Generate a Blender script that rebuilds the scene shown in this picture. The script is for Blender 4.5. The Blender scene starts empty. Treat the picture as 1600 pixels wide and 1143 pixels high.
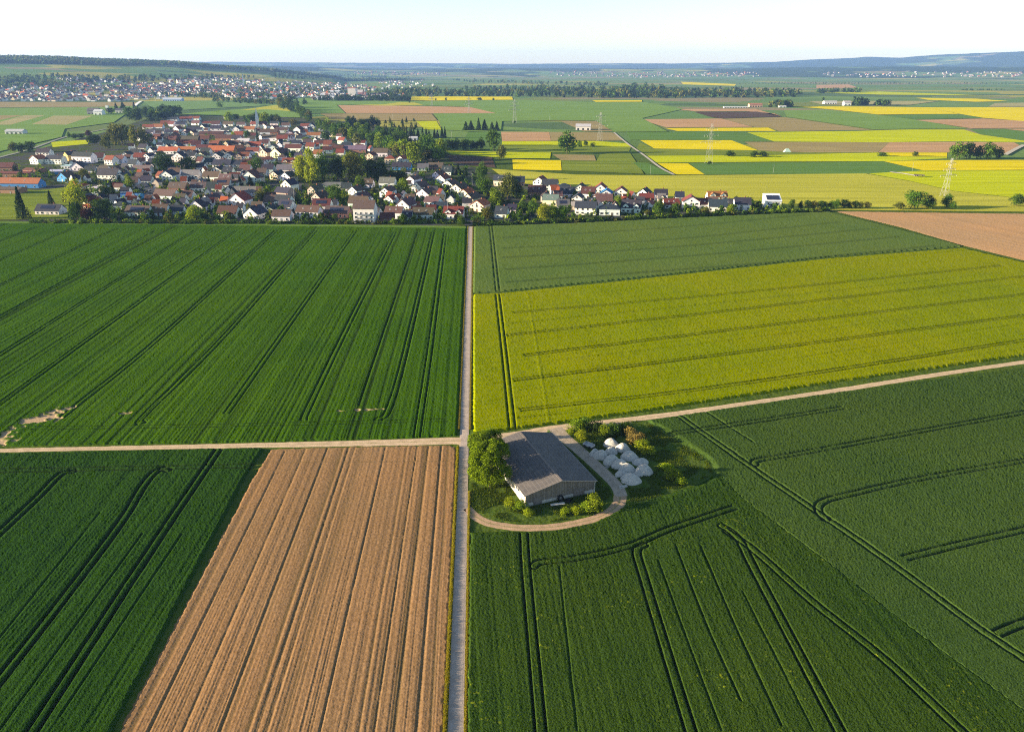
import bpy, math, random
import numpy as np
from mathutils import Vector
random.seed(7)
rng = np.random.default_rng(7)
R = math.radians
scene = bpy.context.scene

# ---------------------------------------------------------------- camera, light, sky, exposure
CAM_H, FOC, PITCH = 105.0, 1142.0, R(22.26)
cam = bpy.data.objects.new('camera', bpy.data.cameras.new('camera'))
scene.collection.objects.link(cam)
cam.location = (0, 0, CAM_H)
cam.rotation_euler = (math.pi / 2 - PITCH, 0, 0)
cam.data.sensor_width = 36.0
cam.data.lens = 36.0 * FOC / 1600.0
cam.data.clip_start = 1.0
cam.data.clip_end = 90000.0
scene.camera = cam

SUN_EL, SUN_TH = R(11.5), R(6.5)                    # sunlight travels to +x and a little to +y
sun_dir = Vector((math.cos(SUN_EL) * math.cos(SUN_TH), math.cos(SUN_EL) * math.sin(SUN_TH), -math.sin(SUN_EL)))
sun = bpy.data.objects.new('sun', bpy.data.lights.new('sun', 'SUN'))
scene.collection.objects.link(sun)
sun.rotation_euler = sun_dir.to_track_quat('-Z', 'Y').to_euler()
sun.data.energy = 5.0
sun.data.angle = R(0.5)
sun.data.color = (1.0, 0.82, 0.56)
world = bpy.data.worlds.new('World')
scene.world = world
world.use_nodes = True
wn = world.node_tree.nodes
sky = wn.new('ShaderNodeTexSky')
sky.sky_type = 'NISHITA'
sky.sun_disc = False
sky.sun_elevation = SUN_EL
sky.sun_rotation = R(263.5)
sky.air_density = 0.9
sky.dust_density = 0.3
sky.ozone_density = 1.0
world.node_tree.links.new(sky.outputs[0], wn['Background'].inputs[0])
wn['Background'].inputs[1].default_value = 0.064
scene.view_settings.view_transform = 'Standard'
scene.view_settings.look = 'None'
scene.view_settings.gamma = 1.0
scene.view_settings.exposure = 2.05
scene.cycles.use_denoising = False
scene.cycles.filter_width = 1.1
scene.cycles.max_bounces = 6
scene.cycles.volume_bounces = 1
scene.cycles.transparent_max_bounces = 8

# ---------------------------------------------------------------- geometry of the place
def smooth(t):
    t = np.clip(t, 0, 1)
    return t * t * (3 - 2 * t)

RIDGES = [   # distance of the crest, width of the rise, how high the crest stands over the view's horizon along the bearing
    (6200.0, 3500.0, [(-1500, 90), (0, 92), (100, 93), (190, 97), (280, 100), (340, 105), (430, 111), (520, 122), (640, 150)]),
    (11000.0, 3200.0, [(-1500, 99), (250, 100), (420, 103), (600, 108), (800, 107), (1000, 107.5), (1150, 107), (1300, 104.5), (1420, 104), (1600, 105), (3000, 103)]),
    (17500.0, 4500.0, [(-1500, 96), (300, 97), (420, 97.5), (600, 98.5), (720, 99), (800, 100), (930, 99), (1050, 99.5), (1150, 98), (1210, 97), (1260, 94), (1310, 92.5), (1350, 90.5), (1400, 91), (1450, 88.5), (1520, 86), (1600, 84), (2200, 79), (3000, 80)]),
]
_hash = rng.random((256, 256))
def vnoise(x, y):
    xi = np.floor(x).astype(int); yi = np.floor(y).astype(int)
    fx = x - xi; fy = y - yi
    fx = fx * fx * (3 - 2 * fx); fy = fy * fy * (3 - 2 * fy)
    h = lambda a, b: _hash[a % 256, b % 256]
    return (h(xi, yi) * (1 - fx) + h(xi + 1, yi) * fx) * (1 - fy) + (h(xi, yi + 1) * (1 - fx) + h(xi + 1, yi + 1) * fx) * fy
def terrain(x, y):
    x = np.asarray(x, float); y = np.asarray(y, float)
    D = np.hypot(x, y)
    u = x / np.maximum(y, 1.0)
    z = np.zeros_like(D)
    bearing_px = 800 + u * FOC * 1.079
    for D0, w, prof in RIDGES:
        p = np.array(prof, float)
        el = np.arctan((571.5 - np.interp(bearing_px, p[:, 0], p[:, 1])) / FOC) - PITCH
        top = np.maximum(CAM_H + D0 * np.tan(el), 0)
        n = vnoise(x / 420.0 + 31, y / 420.0) * 0.6 + vnoise(x / 170.0, y / 170.0 + 9) * 0.4
        rise = smooth((D - (D0 - w)) / w)
        z = np.maximum(z, top * rise * (0.93 + 0.1 * n))
    return z

def W(px, py, z=0.0):
    """The point of level z that the bearing through photo pixel (px, py) reaches."""
    xs = (px - 800.0) / FOC; yv = (571.5 - py) / FOC
    dy = math.cos(PITCH) + yv * math.sin(PITCH)
    dz = -math.sin(PITCH) + yv * math.cos(PITCH)
    t = (z - CAM_H) / dz
    if np.ndim(px): return xs * t, dy * t + 0 * xs, z
    return np.array([xs * t, dy * t, z])
def WT(px, py):
    """The same on the rising ground far off."""
    xs = (px - 800.0) / FOC; yv = (571.5 - py) / FOC
    dy = math.cos(PITCH) + yv * math.sin(PITCH)
    dz = -math.sin(PITCH) + yv * math.cos(PITCH)
    if dz < 0:
        t = -CAM_H / dz
        if math.hypot(xs * t, dy * t) < 2650:
            return np.array([xs * t, dy * t, 0.0])
    ts = np.geomspace(2000, 24000, 1500)
    g = CAM_H + dz * ts - terrain(xs * ts, dy * ts)
    k = np.argmax(g < 0) if (g < 0).any() else len(ts) - 1
    t = ts[k]
    return np.array([xs * t, dy * t, float(terrain(xs * t, dy * t))])
def mpp(py):
    """Metres per photo pixel on the flat ground at row py."""
    yv = (571.5 - py) / FOC
    dz = -math.sin(PITCH) + yv * math.cos(PITCH)
    return (-CAM_H / dz) / FOC
def height_to(base, py_top):
    """Height above BASE (a ground point) at which a vertical line meets photo row py_top."""
    yv = (571.5 - py_top) / FOC
    dy = math.cos(PITCH) + yv * math.sin(PITCH)
    dz = -math.sin(PITCH) + yv * math.cos(PITCH)
    return CAM_H + base[1] / dy * dz

# ---------------------------------------------------------------- object helpers
COL = scene.collection
def tag(o, label=None, cat=None, group=None, kind=None):
    if label: o['label'] = label
    if cat: o['category'] = cat
    if group: o['group'] = group
    if kind: o['kind'] = kind
    return o
def mesh(name, v, f, mats=None, mi=None, shade=False, attrs=None):
    me = bpy.data.meshes.new(name)
    v = np.asarray(v, np.float32)
    if isinstance(f, np.ndarray):
        n, k = f.shape
        me.vertices.add(len(v)); me.vertices.foreach_set('co', v.ravel())
        me.loops.add(n * k); me.loops.foreach_set('vertex_index', f.astype(np.int32).ravel())
        me.polygons.add(n); me.polygons.foreach_set('loop_start', np.arange(0, n * k, k, dtype=np.int32))
        me.update(calc_edges=True)
    else:
        me.from_pydata([tuple(map(float, p)) for p in v], [], f)
    if mats is not None:
        for m in (mats if isinstance(mats, (list, tuple)) else [mats]): me.materials.append(m)
    if mi is not None: me.polygons.foreach_set('material_index', np.asarray(mi, np.int32))
    me.polygons.foreach_set('use_smooth', np.full(len(me.polygons), bool(shade)))
    for an, dom, typ, arr in (attrs or []):
        a = me.attributes.new(an, typ, dom)
        a.data.foreach_set('color' if typ == 'FLOAT_COLOR' else 'value', np.asarray(arr, np.float32).ravel())
    me.update()
    return me
def obj(name, me, parent=None, loc=None, rz=0.0, color=None):
    o = bpy.data.objects.new(name, me)
    COL.objects.link(o)
    if parent is not None: o.parent = parent
    if loc is not None: o.location = [float(c) for c in loc]
    if rz: o.rotation_euler = (0, 0, rz)
    if color is not None: o.color = (*color, 1.0)
    return o
def empty(name, loc, rz=0.0):
    return obj(name, None, None, loc, rz)
class MB:
    """Collects faces of several shapes for ONE mesh."""
    def __init__(s): s.v = []; s.f = []; s.m = []
    def add(s, v, f, m=0):
        k = len(s.v); s.v += [tuple(map(float, p)) for p in v]; s.f += [tuple(i + k for i in q) for q in f]; s.m += [m] * len(f)
    def box(s, x0, y0, z0, x1, y1, z1, m=0):
        s.add([(x0, y0, z0), (x1, y0, z0), (x1, y1, z0), (x0, y1, z0), (x0, y0, z1), (x1, y0, z1), (x1, y1, z1), (x0, y1, z1)],
              [(0, 3, 2, 1), (4, 5, 6, 7), (0, 1, 5, 4), (1, 2, 6, 5), (2, 3, 7, 6), (3, 0, 4, 7)], m)
    def bar(s, a, b, r0, r1=None, n=4, m=0, caps=True):
        r1 = r0 if r1 is None else r1
        a = Vector(a); b = Vector(b); d = (b - a).normalized()
        up = Vector((0, 0, 1)) if abs(d.z) < 0.9 else Vector((1, 0, 0))
        p = d.cross(up).normalized(); q = d.cross(p)
        vs = []
        for c, r in ((a, r0), (b, r1)):
            for i in range(n):
                t = 2 * math.pi * (i + 0.5) / n
                vs.append(c + p * (r * math.cos(t)) + q * (r * math.sin(t)))
        fs = [(i, (i + 1) % n, n + (i + 1) % n, n + i) for i in range(n)]
        if caps: fs += [tuple(range(n - 1, -1, -1)), tuple(range(n, 2 * n))]
        s.add(vs, fs, m)
    def slab(s, quad, t, m=0):
        """A sheet through four points, thickened by t downward along its normal."""
        q = [Vector(p) for p in quad]
        n = (q[1] - q[0]).cross(q[3] - q[0]).normalized()
        lo = [p - n * t for p in q]
        s.add(q + lo, [(0, 1, 2, 3), (7, 6, 5, 4), (0, 4, 5, 1), (1, 5, 6, 2), (2, 6, 7, 3), (3, 7, 4, 0)], m)
    def mesh(s, name, mats, shade=False): return mesh(name, s.v, s.f, mats, s.m, shade)

# ---------------------------------------------------------------- materials
def nt(name):
    m = bpy.data.materials.new(name); m.use_nodes = True
    n = m.node_tree.nodes; b = n['Principled BSDF']
    b.inputs['Roughness'].default_value = 1.0
    b.inputs['Specular IOR Level'].default_value = 0.0
    return m, n, m.node_tree.links, b
def mixc(n, l, fac, a, b, mode='MIX'):
    x = n.new('ShaderNodeMix'); x.data_type = 'RGBA'; x.blend_type = mode
    for sock, val in ((0, fac), (6, a), (7, b)):
        if hasattr(val, 'is_linked'): l.new(val, x.inputs[sock])
        elif isinstance(val, (int, float)): x.inputs[sock].default_value = val
        else: x.inputs[sock].default_value = (*val[:3], 1)
    return x.outputs[2]
def noise(n, l, scale, detail=3, rough=0.6, vec=None):
    t = n.new('ShaderNodeTexNoise'); t.inputs['Scale'].default_value = scale
    t.inputs['Detail'].default_value = detail; t.inputs['Roughness'].default_value = rough
    if vec is not None: l.new(vec, t.inputs['Vector'])
    return t.outputs['Fac']
def ramp(n, l, fac, lo, hi):
    r = n.new('ShaderNodeMapRange'); r.inputs['From Min'].default_value = lo; r.inputs['From Max'].default_value = hi
    l.new(fac, r.inputs['Value']); return r.outputs['Result']
def attr(n, name):
    a = n.new('ShaderNodeAttribute'); a.attribute_name = name; return a
def worldpos(n):
    return n.new('ShaderNodeNewGeometry').outputs['Position']
def bump(n, l, b, h, dist, strength=1.0):
    x = n.new('ShaderNodeBump'); x.inputs['Distance'].default_value = dist; x.inputs['Strength'].default_value = strength
    l.new(h, x.inputs['Height']); l.new(x.outputs[0], b.inputs['Normal'])

def crop_mat(name, c1, c2, soil, fine=2.2, bd=0.12, weeds=None, grain=0.45):
    """Standing crop: two greens in clumps and drifts, wheel tracks in soil colour with groove shade painted in, and bare spots."""
    m, n, l, b = nt(name)
    p = worldpos(n)
    big = ramp(n, l, noise(n, l, 0.03, 4, 0.6, p), 0.32, 0.68)
    sm = ramp(n, l, noise(n, l, fine, 3, 0.7, p), 0.3, 0.7)
    c = mixc(n, l, big, c1, c2)
    drift = ramp(n, l, noise(n, l, 0.011, 4, 0.65, p), 0.42, 0.66)
    c = mixc(n, l, mulv(n, l, drift, 0.55), c, (c2[0] * 1.35, c2[1] * 1.06, c2[2] * 0.8))
    c = mixc(n, l, sm, mixc(n, l, grain, c, tuple(k * 0.45 for k in c1)), mixc(n, l, grain * 0.9, c, tuple(min(1, k * 1.6) for k in c2)))
    if weeds:                                                 # flowering weeds in scattered patches
        wd = n.new('ShaderNodeMath'); wd.operation = 'MULTIPLY'
        l.new(ramp(n, l, noise(n, l, 1.1, 3, 0.7, p), 0.60, 0.68), wd.inputs[0]); l.new(ramp(n, l, noise(n, l, 0.07, 3, 0.6, p), 0.50, 0.64), wd.inputs[1])
        c = mixc(n, l, wd.outputs[0], c, weeds)
    c = mixc(n, l, attr(n, 'soil').outputs['Fac'], c, soil)  # green crops' soil colour is darkened to paint the shade inside the tracks
    c = mixc(n, l, attr(n, 'bare').outputs['Fac'], c, (0.40, 0.28, 0.17))
    l.new(c, b.inputs['Base Color'])
    bump(n, l, b, noise(n, l, fine * 0.9, 4, 0.75, p), bd, 1.0)
    return m
def far_field_mat(name, c1, c2, line=None, ang=0.0, period=18.0):
    """A field far off: drifting colour, and wheel tracks as narrow bare lines."""
    m, n, l, b = nt(name)
    p = worldpos(n)
    mp = n.new('ShaderNodeMapping'); mp.inputs['Rotation'].default_value = (0, 0, ang); l.new(p, mp.inputs['Vector'])
    st = n.new('ShaderNodeMapping'); st.inputs['Scale'].default_value = (0.006, 0.12, 1); l.new(mp.outputs[0], st.inputs['Vector'])
    streak = ramp(n, l, noise(n, l, 1.0, 3, 0.6, st.outputs[0]), 0.3, 0.7)
    big = ramp(n, l, noise(n, l, 0.012, 4, 0.6, p), 0.3, 0.7)
    c = mixc(n, l, big, c1, c2)
    c = mixc(n, l, streak, c, tuple(k * 0.75 for k in c1), 'MIX') if line is None else mixc(n, l, 0.5, c, mixc(n, l, streak, c, tuple(k * 0.7 for k in c1)))
    if line is not None:
        sx = n.new('ShaderNodeSeparateXYZ'); l.new(mp.outputs[0], sx.inputs[0])
        md = n.new('ShaderNodeMath'); md.operation = 'PINGPONG'; md.inputs[1].default_value = period / 2; l.new(sx.outputs['Y'], md.inputs[0])
        lt = n.new('ShaderNodeMath'); lt.operation = 'LESS_THAN'; lt.inputs[1].default_value = 1.1; l.new(md.outputs[0], lt.inputs[0])
        c = mixc(n, l, mulv(n, l, lt.outputs[0], 0.6), c, line)
    l.new(c, b.inputs['Base Color'])
    bump(n, l, b, noise(n, l, 0.6, 4, 0.7, p), 0.35, 0.7)
    return m
def mulv(n, l, a, k):
    x = n.new('ShaderNodeMath'); x.operation = 'MULTIPLY'; l.new(a, x.inputs[0]); x.inputs[1].default_value = k; return x.outputs[0]
def plain(name, c, var=0.35, scale=1.5, rough=0.85, bd=0.0, metal=0.0, stretch=None):
    m, n, l, b = nt(name)
    tc = n.new('ShaderNodeTexCoord').outputs['Object']
    if stretch:
        mp = n.new('ShaderNodeMapping'); mp.inputs['Scale'].default_value = stretch; l.new(tc, mp.inputs['Vector']); tc = mp.outputs[0]
    f = ramp(n, l, noise(n, l, scale, 5, 0.65, tc), 0.25, 0.75)
    l.new(mixc(n, l, f, tuple(k * (1 - var) for k in c), tuple(min(1, k * (1 + var)) for k in c)), b.inputs['Base Color'])
    b.inputs['Roughness'].default_value = rough; b.inputs['Metallic'].default_value = metal
    if bd: bump(n, l, b, noise(n, l, scale * 2, 4, 0.7, tc), bd)
    return m
def tinted(name, var=0.25, scale=0.6, rough=0.85, spec=0.2, rows=None, bd=0.0):
    """Colour of its own per object (paint, tiles), weathered in patches; ROWS adds courses of tiles or boards."""
    m, n, l, b = nt(name)
    oi = n.new('ShaderNodeObjectInfo')
    tc = n.new('ShaderNodeTexCoord').outputs['Object']
    f = ramp(n, l, noise(n, l, scale, 5, 0.7, tc), 0.25, 0.75)
    dark = mixc(n, l, 1.0, oi.outputs['Color'], (1 - var,) * 3, 'MULTIPLY')
    c = mixc(n, l, f, dark, oi.outputs['Color'])
    if rows:
        w = n.new('ShaderNodeTexWave'); w.bands_direction = rows[0]; w.inputs['Scale'].default_value = rows[1]; w.inputs['Distortion'].default_value = 1.5
        l.new(tc, w.inputs['Vector'])
        c = mixc(n, l, mulv(n, l, w.outputs['Fac'], rows[2]), c, mixc(n, l, 1.0, c, (0.5,) * 3, 'MULTIPLY'))
        if bd: bump(n, l, b, w.outputs['Fac'], bd)
    l.new(c, b.inputs['Base Color'])
    b.inputs['Roughness'].default_value = rough; b.inputs['Specular IOR Level'].default_value = spec
    return m
def leaf_mat(name, own_attr=None):
    m, n, l, b = nt(name)
    v = attr(n, 'v').outputs['Fac']
    base = n.new('ShaderNodeObjectInfo').outputs['Color'] if own_attr is None else attr(n, own_attr).outputs['Color']
    lo = mixc(n, l, 1.0, base, (0.5, 0.55, 0.6), 'MULTIPLY'); hi = mixc(n, l, 1.0, base, (1.45, 1.3, 0.9), 'MULTIPLY')
    c = mixc(n, l, v, lo, hi)
    l.new(c, b.inputs['Base Color']); b.inputs['Roughness'].default_value = 0.6
    tr = n.new('ShaderNodeBsdfTranslucent'); l.new(c, tr.inputs['Color'])
    ms = n.new('ShaderNodeMixShader'); ms.inputs[0].default_value = 0.3
    l.new(b.outputs[0], ms.inputs[1]); l.new(tr.outputs[0], ms.inputs[2])
    l.new(ms.outputs[0], n['Material Output'].inputs['Surface'])
    return m
LEAF = leaf_mat('leaves'); LEAF_A = leaf_mat('mixed_leaves', 'col')
BARK = plain('bark', (0.10, 0.075, 0.055), 0.4, 4)
WALL = tinted('render_wall', 0.14, 0.5)
ROOF = tinted('tiled_roof', 0.35, 0.7, 0.8, 0.25, ('Z', 2.2, 0.4), 0.02)
GLASS, _n, _l, _b = nt('window_glass'); _b.inputs['Base Color'].default_value = (0.03, 0.035, 0.045, 1); _b.inputs['Roughness'].default_value = 0.12; _b.inputs['Specular IOR Level'].default_value = 0.6
FRAME = plain('white_frame', (0.7, 0.7, 0.68), 0.08)
DOOR = tinted('painted_door', 0.2)
CHIM = plain('brick_chimney', (0.22, 0.10, 0.07), 0.4, 5)
METAL = plain('galvanised_steel', (0.30, 0.31, 0.31), 0.15, 2, 0.5, 0, 0.3)

# ---------------------------------------------------------------- ground, one sheet to the horizon
def build_ground():
    az = np.arctan(np.linspace(-1.9, 1.9, 950))
    D = np.concatenate([np.geomspace(6, 2000, 60)[:-1], np.geomspace(2000, 20500, 330)])
    A, DD = np.meshgrid(az, D)
    X = DD * np.sin(A); Y = DD * np.cos(A)
    Z = terrain(X, Y)
    n1 = vnoise(X / 700 + 5, Y / 900 + 3) * 0.6 + vnoise(X / 210, Y / 260) * 0.4
    u = X / np.maximum(Y, 1)
    bp = 800 + u * FOC * 1.079
    forest = np.zeros_like(Z)
    left = (DD > 4700) & (DD < 8000) & (bp < 560)
    forest = np.where(left, smooth((DD - 5150 - 500 * (n1 - .5)) / 120), forest)
    forest = np.where((DD > 4700) & (DD < 9000) & (bp >= 430) & (bp < 660), smooth((DD - 6300) / 150) * smooth((7600 - DD) / 300), forest)
    mid = DD > 8200
    forest = np.where(mid, np.maximum(forest * 0, smooth((n1 + 0.25 * smooth((Z - 25) / 60) - 0.55) / 0.06)), forest)
    forest = np.where((DD > 9400) & (DD < 11500) & (bp > 1420) & (bp < 1560), 1.0, forest)
    near = smooth((1300 - DD) / 500)
    N0, N1 = X.shape
    idx = np.arange(N0 * N1).reshape(N0, N1)
    f = np.stack([idx[:-1, :-1], idx[:-1, 1:], idx[1:, 1:], idx[1:, :-1]], -1).reshape(-1, 4)
    m, n, l, b = nt('countryside')
    p = worldpos(n)
    mp = n.new('ShaderNodeMapping'); mp.inputs['Rotation'].default_value = (0, 0, R(14)); mp.inputs['Scale'].default_value = (0.0021, 0.0042, 0); l.new(p, mp.inputs['Vector'])
    vo = n.new('ShaderNodeTexVoronoi'); vo.inputs['Scale'].default_value = 1.0; vo.distance = 'MANHATTAN'; l.new(mp.outputs[0], vo.inputs['Vector'])
    sep = n.new('ShaderNodeSeparateColor'); l.new(vo.outputs['Color'], sep.inputs[0])
    cr = n.new('ShaderNodeValToRGB'); cr.color_ramp.interpolation = 'CONSTANT'
    stops = [(0, (0.11, 0.19, 0.055)), (0.3, (0.14, 0.22, 0.06)), (0.48, (0.16, 0.19, 0.05)), (0.6, (0.07, 0.12, 0.05)), (0.74, (0.24, 0.19, 0.11)), (0.85, (0.34, 0.30, 0.06)), (0.93, (0.13, 0.17, 0.06))]
    e = cr.color_ramp.elements
    e[0].position = 0; e[0].color = (*stops[0][1], 1); e[1].position = stops[1][0]; e[1].color = (*stops[1][1], 1)
    for pos, c in stops[2:]:
        k = e.new(pos); k.color = (*c, 1)
    l.new(sep.outputs[0], cr.inputs[0])
    fieldc = mixc(n, l, ramp(n, l, noise(n, l, 0.004, 3, 0.6, p), 0.3, 0.7), cr.outputs[0], mixc(n, l, 0.5, cr.outputs[0], (0.10, 0.14, 0.05)))
    fc = mixc(n, l, ramp(n, l, noise(n, l, 0.02, 4, 0.7, p), 0.3, 0.7), (0.022, 0.04, 0.018), (0.055, 0.08, 0.03))
    grass = mixc(n, l, ramp(n, l, noise(n, l, 0.35, 5, 0.7, p), 0.3, 0.7), (0.038, 0.072, 0.011), (0.085, 0.115, 0.019))
    c = mixc(n, l, attr(n, 'forest').outputs['Fac'], fieldc, fc)
    c = mixc(n, l, attr(n, 'near').outputs['Fac'], c, grass)
    l.new(c, b.inputs['Base Color'])
    bump(n, l, b, noise(n, l, 0.08, 4, 0.7, p), 2.0, 0.5)
    me = mesh('ground', np.stack([X, Y, Z], -1).reshape(-1, 3), f, m, None, True,
              [('forest', 'POINT', 'FLOAT', forest), ('near', 'POINT', 'FLOAT', near)])
    tag(obj('ground', me), 'wide farmland plain rising to wooded hills at the horizon', 'ground', kind='structure')
build_ground()

def poly_sd(poly, X, Y):
    """Signed distance (positive inside) of points to a polygon."""
    d = np.full(X.shape, 1e9); ins = np.zeros(X.shape, bool)
    P = np.asarray(poly)
    for i in range(len(P)):
        a = P[i]; b = P[(i + 1) % len(P)]
        e = b - a
        t = np.clip(((X - a[0]) * e[0] + (Y - a[1]) * e[1]) / (e @ e), 0, 1)
        d = np.minimum(d, np.hypot(X - a[0] - t * e[0], Y - a[1] - t * e[1]))
        c = ((a[1] > Y) != (b[1] > Y))
        with np.errstate(divide='ignore', invalid='ignore'):
            c &= X < (b[0] - a[0]) * (Y - a[1]) / (b[1] - a[1]) + a[0]
        ins ^= c
    return np.where(ins, d, -d)
def line_d(line, X, Y, open_ends=False):
    d = np.full(X.shape, 1e9)
    last = len(line) - 2
    for i, (a, b) in enumerate(zip(line[:-1], line[1:])):
        e = b - a
        tt = ((X - a[0]) * e[0] + (Y - a[1]) * e[1]) / (e @ e)
        t = np.clip(tt, 0, 1)
        q = np.hypot(X - a[0] - t * e[0], Y - a[1] - t * e[1])
        if open_ends and i == 0: q = np.where(tt < 0, q + 1e3, q)
        if open_ends and i == last: q = np.where(tt > 1, q + 1e3, q)
        d = np.minimum(d, q)
    return d
def n1d(seed, u, cell):
    g = np.random.default_rng(seed).random(8192)
    t = u / cell; i = np.floor(t).astype(int); f = t - i; f = f * f * (3 - 2 * f)
    return g[i % 8192] * (1 - f) + g[(i + 1) % 8192] * f - 0.5
# one tessellation for all foreground crops, finer where they are looked at from close by
_px = np.concatenate([np.arange(-700, -8, 9.0), np.arange(-8, 1608, 1.3), np.arange(1609, 2300, 9.0)])
_py = np.concatenate([np.arange(326, 700, 0.8), np.arange(700, 1152, 1.2), np.arange(1153, 1700, 9.0)])
GX = np.empty((len(_py), len(_px))); GY = np.empty_like(GX)
for _i, _y in enumerate(_py):
    _w = W(_px, _y); GX[_i] = _w[0]; GY[_i] = _w[1]
SX = np.gradient(GX, axis=1); SY = np.abs(np.gradient(GY, axis=0))
def smooth_line(pts, n=6):
    """A wheel track through the given points, eased at its bends."""
    P = [np.asarray(p, float) for p in pts]
    if len(P) < 3: return P
    Q = [2 * P[0] - P[1]] + P + [2 * P[-1] - P[-2]]
    out = []
    for i in range(1, len(Q) - 2):
        p0, p1, p2, p3 = Q[i - 1:i + 3]
        for t in np.linspace(0, 1, n, endpoint=False):
            out.append(0.5 * (2 * p1 + (p2 - p0) * t + (2 * p0 - 5 * p1 + 4 * p2 - p3) * t * t + (3 * p1 - p0 - 3 * p2 + p3) * t ** 3))
    return out + [P[-1]]
def field(name, label, cat, poly, mat, H, tracks=(), singles=(), bare=(), row_dir=None, rows=(0.10, 0.5), rough=0.05, dark_rows=0.0, seed=1, gauge=0.95, tw=0.27, clods=0.0, edge_w=0.55, gd=0.85):
    P = np.array([W(*p)[:2] for p in poly])
    pad = 1.5
    m = (GX > P[:, 0].min() - pad) & (GX < P[:, 0].max() + pad) & (GY > P[:, 1].min() - pad) & (GY < P[:, 1].max() + pad)
    r = np.where(m.any(1))[0]; c = np.where(m.any(0))[0]
    sl = np.s_[max(r[0] - 1, 0):r[-1] + 2, max(c[0] - 1, 0):c[-1] + 2]
    X, Y, sx, sy = GX[sl], GY[sl], SX[sl], SY[sl]
    sd = poly_sd(P, X, Y)
    sp = np.minimum(sx, sy * 0.7)
    edge = vnoise(X / 0.8, Y / 0.8 + seed) * 0.5 - 0.25
    h = H * smooth((sd + edge) / (edge_w(X, Y) if callable(edge_w) else edge_w))
    rd = np.array(row_dir if row_dir is not None else (0.0466, -1.0)); rd = rd / np.hypot(*rd)
    nx, ny = -rd[1], rd[0]
    u = X * nx + Y * ny
    spp = np.abs(nx) * sx + np.abs(ny) * sy
    soil = np.zeros_like(h); bareness = np.zeros_like(h)
    tot = np.zeros_like(h)
    for k, (cell, amp) in enumerate(((rows[1], 1.0), (rows[1] * 2.7, 0.9), (rows[1] * 8, 0.5))):
        wgt = np.clip(cell / (1.6 * spp) , 0, 1) ** 2
        tot += n1d(seed * 10 + k, u + 0.35 * vnoise(X / 25, Y / 25), cell) * amp * wgt
    h += rows[0] * 2.0 * tot
    soil += dark_rows * smooth((-tot - 0.15) / 0.5)
    h += rough * np.clip(sp / 0.2, 0.7, 1.8) * rng.normal(size=h.shape) * 0.75
    h += 0.10 * H * (vnoise(X / 2.6, Y / 2.6 + 40) - .5) + 0.22 * H * (vnoise(X / 14, Y / 14 + 80) - .5)
    if clods: h += clods * rng.normal(size=h.shape)
    def groove(d, w, depth, sl_amt, ln):
        nonlocal h, soil
        e_ = np.abs(np.asarray(ln[-1]) - np.asarray(ln[0])); e_ = e_ / max(np.hypot(*e_), 1e-6)
        s = np.maximum(w, 0.72 * np.minimum(e_[1] * sx + e_[0] * sy, 1.8))
        g = np.exp(-(d / s) ** 4) * np.minimum(1, (w / s) * 1.15)
        g = g * np.clip(0.55 + 0.9 * vnoise(X / 2.2 + 3, Y / 2.2 + 11), 0, 1)
        h -= depth * g
        soil = np.maximum(soil, sl_amt * g)  # wheat and barley tracks carry painted groove shade in this soil colour
    for t in tracks:
        ln = smooth_line([W(*p)[:2] for p in t])
        d = line_d(ln, X, Y, True)
        groove(np.abs(d - gauge), tw, H * gd, 0.9, ln)
    for t in singles:
        ln = smooth_line([W(*p)[:2] for p in t[1]])
        groove(line_d(ln, X, Y), t[0], H * t[2], t[3], ln)
    for bw, bl in bare:
        d = line_d([W(*p)[:2] for p in bl], X, Y) + (vnoise(X / 1.3, Y / 1.3) - .5) * bw * 2.0 + (vnoise(X / 5, Y / 5 + 7) - .5) * bw * 1.6
        g = smooth((bw - d) / (bw * 0.6))
        h = h * (1 - 0.95 * g); soil = soil * (1 - g); bareness = np.maximum(bareness, g)
    h = np.maximum(h, 0.03)
    h = np.where(sd + edge > -0.05, h, -0.08)
    N0, N1 = X.shape
    keep = (sd > -0.9)
    kq = keep[:-1, :-1] & keep[1:, :-1] & keep[:-1, 1:] & keep[1:, 1:]
    idx = np.arange(N0 * N1).reshape(N0, N1)
    f = np.stack([idx[:-1, :-1], idx[1:, :-1], idx[1:, 1:], idx[:-1, 1:]], -1)[kq]
    used = np.unique(f); re = np.full(N0 * N1, -1); re[used] = np.arange(len(used))
    v = np.stack([X, Y, h], -1).reshape(-1, 3)[used]
    me = mesh(name, v, re[f], mat, None, True, [('soil', 'POINT', 'FLOAT', soil.ravel()[used]), ('bare', 'POINT', 'FLOAT', bareness.ravel()[used])])
    tag(obj(name, me), label, cat, kind='structure')
def Z1(*p): return [(720 + x / 1.818, 640 + y / 1.818) for x, y in p]
def Z2(*p): return [(x / 2.105, 680 + y / 2.105) for x, y in p]
def Z6(*p): return [(x / 2.105, 330 + y / 2.105) for x, y in p]
def Z7(*p): return [(720 + x / 1.818, 320 + y / 1.818) for x, y in p]
def dirpx(a, b):
    d = W(*b)[:2] - W(*a)[:2]; return d / np.hypot(*d)

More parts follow.
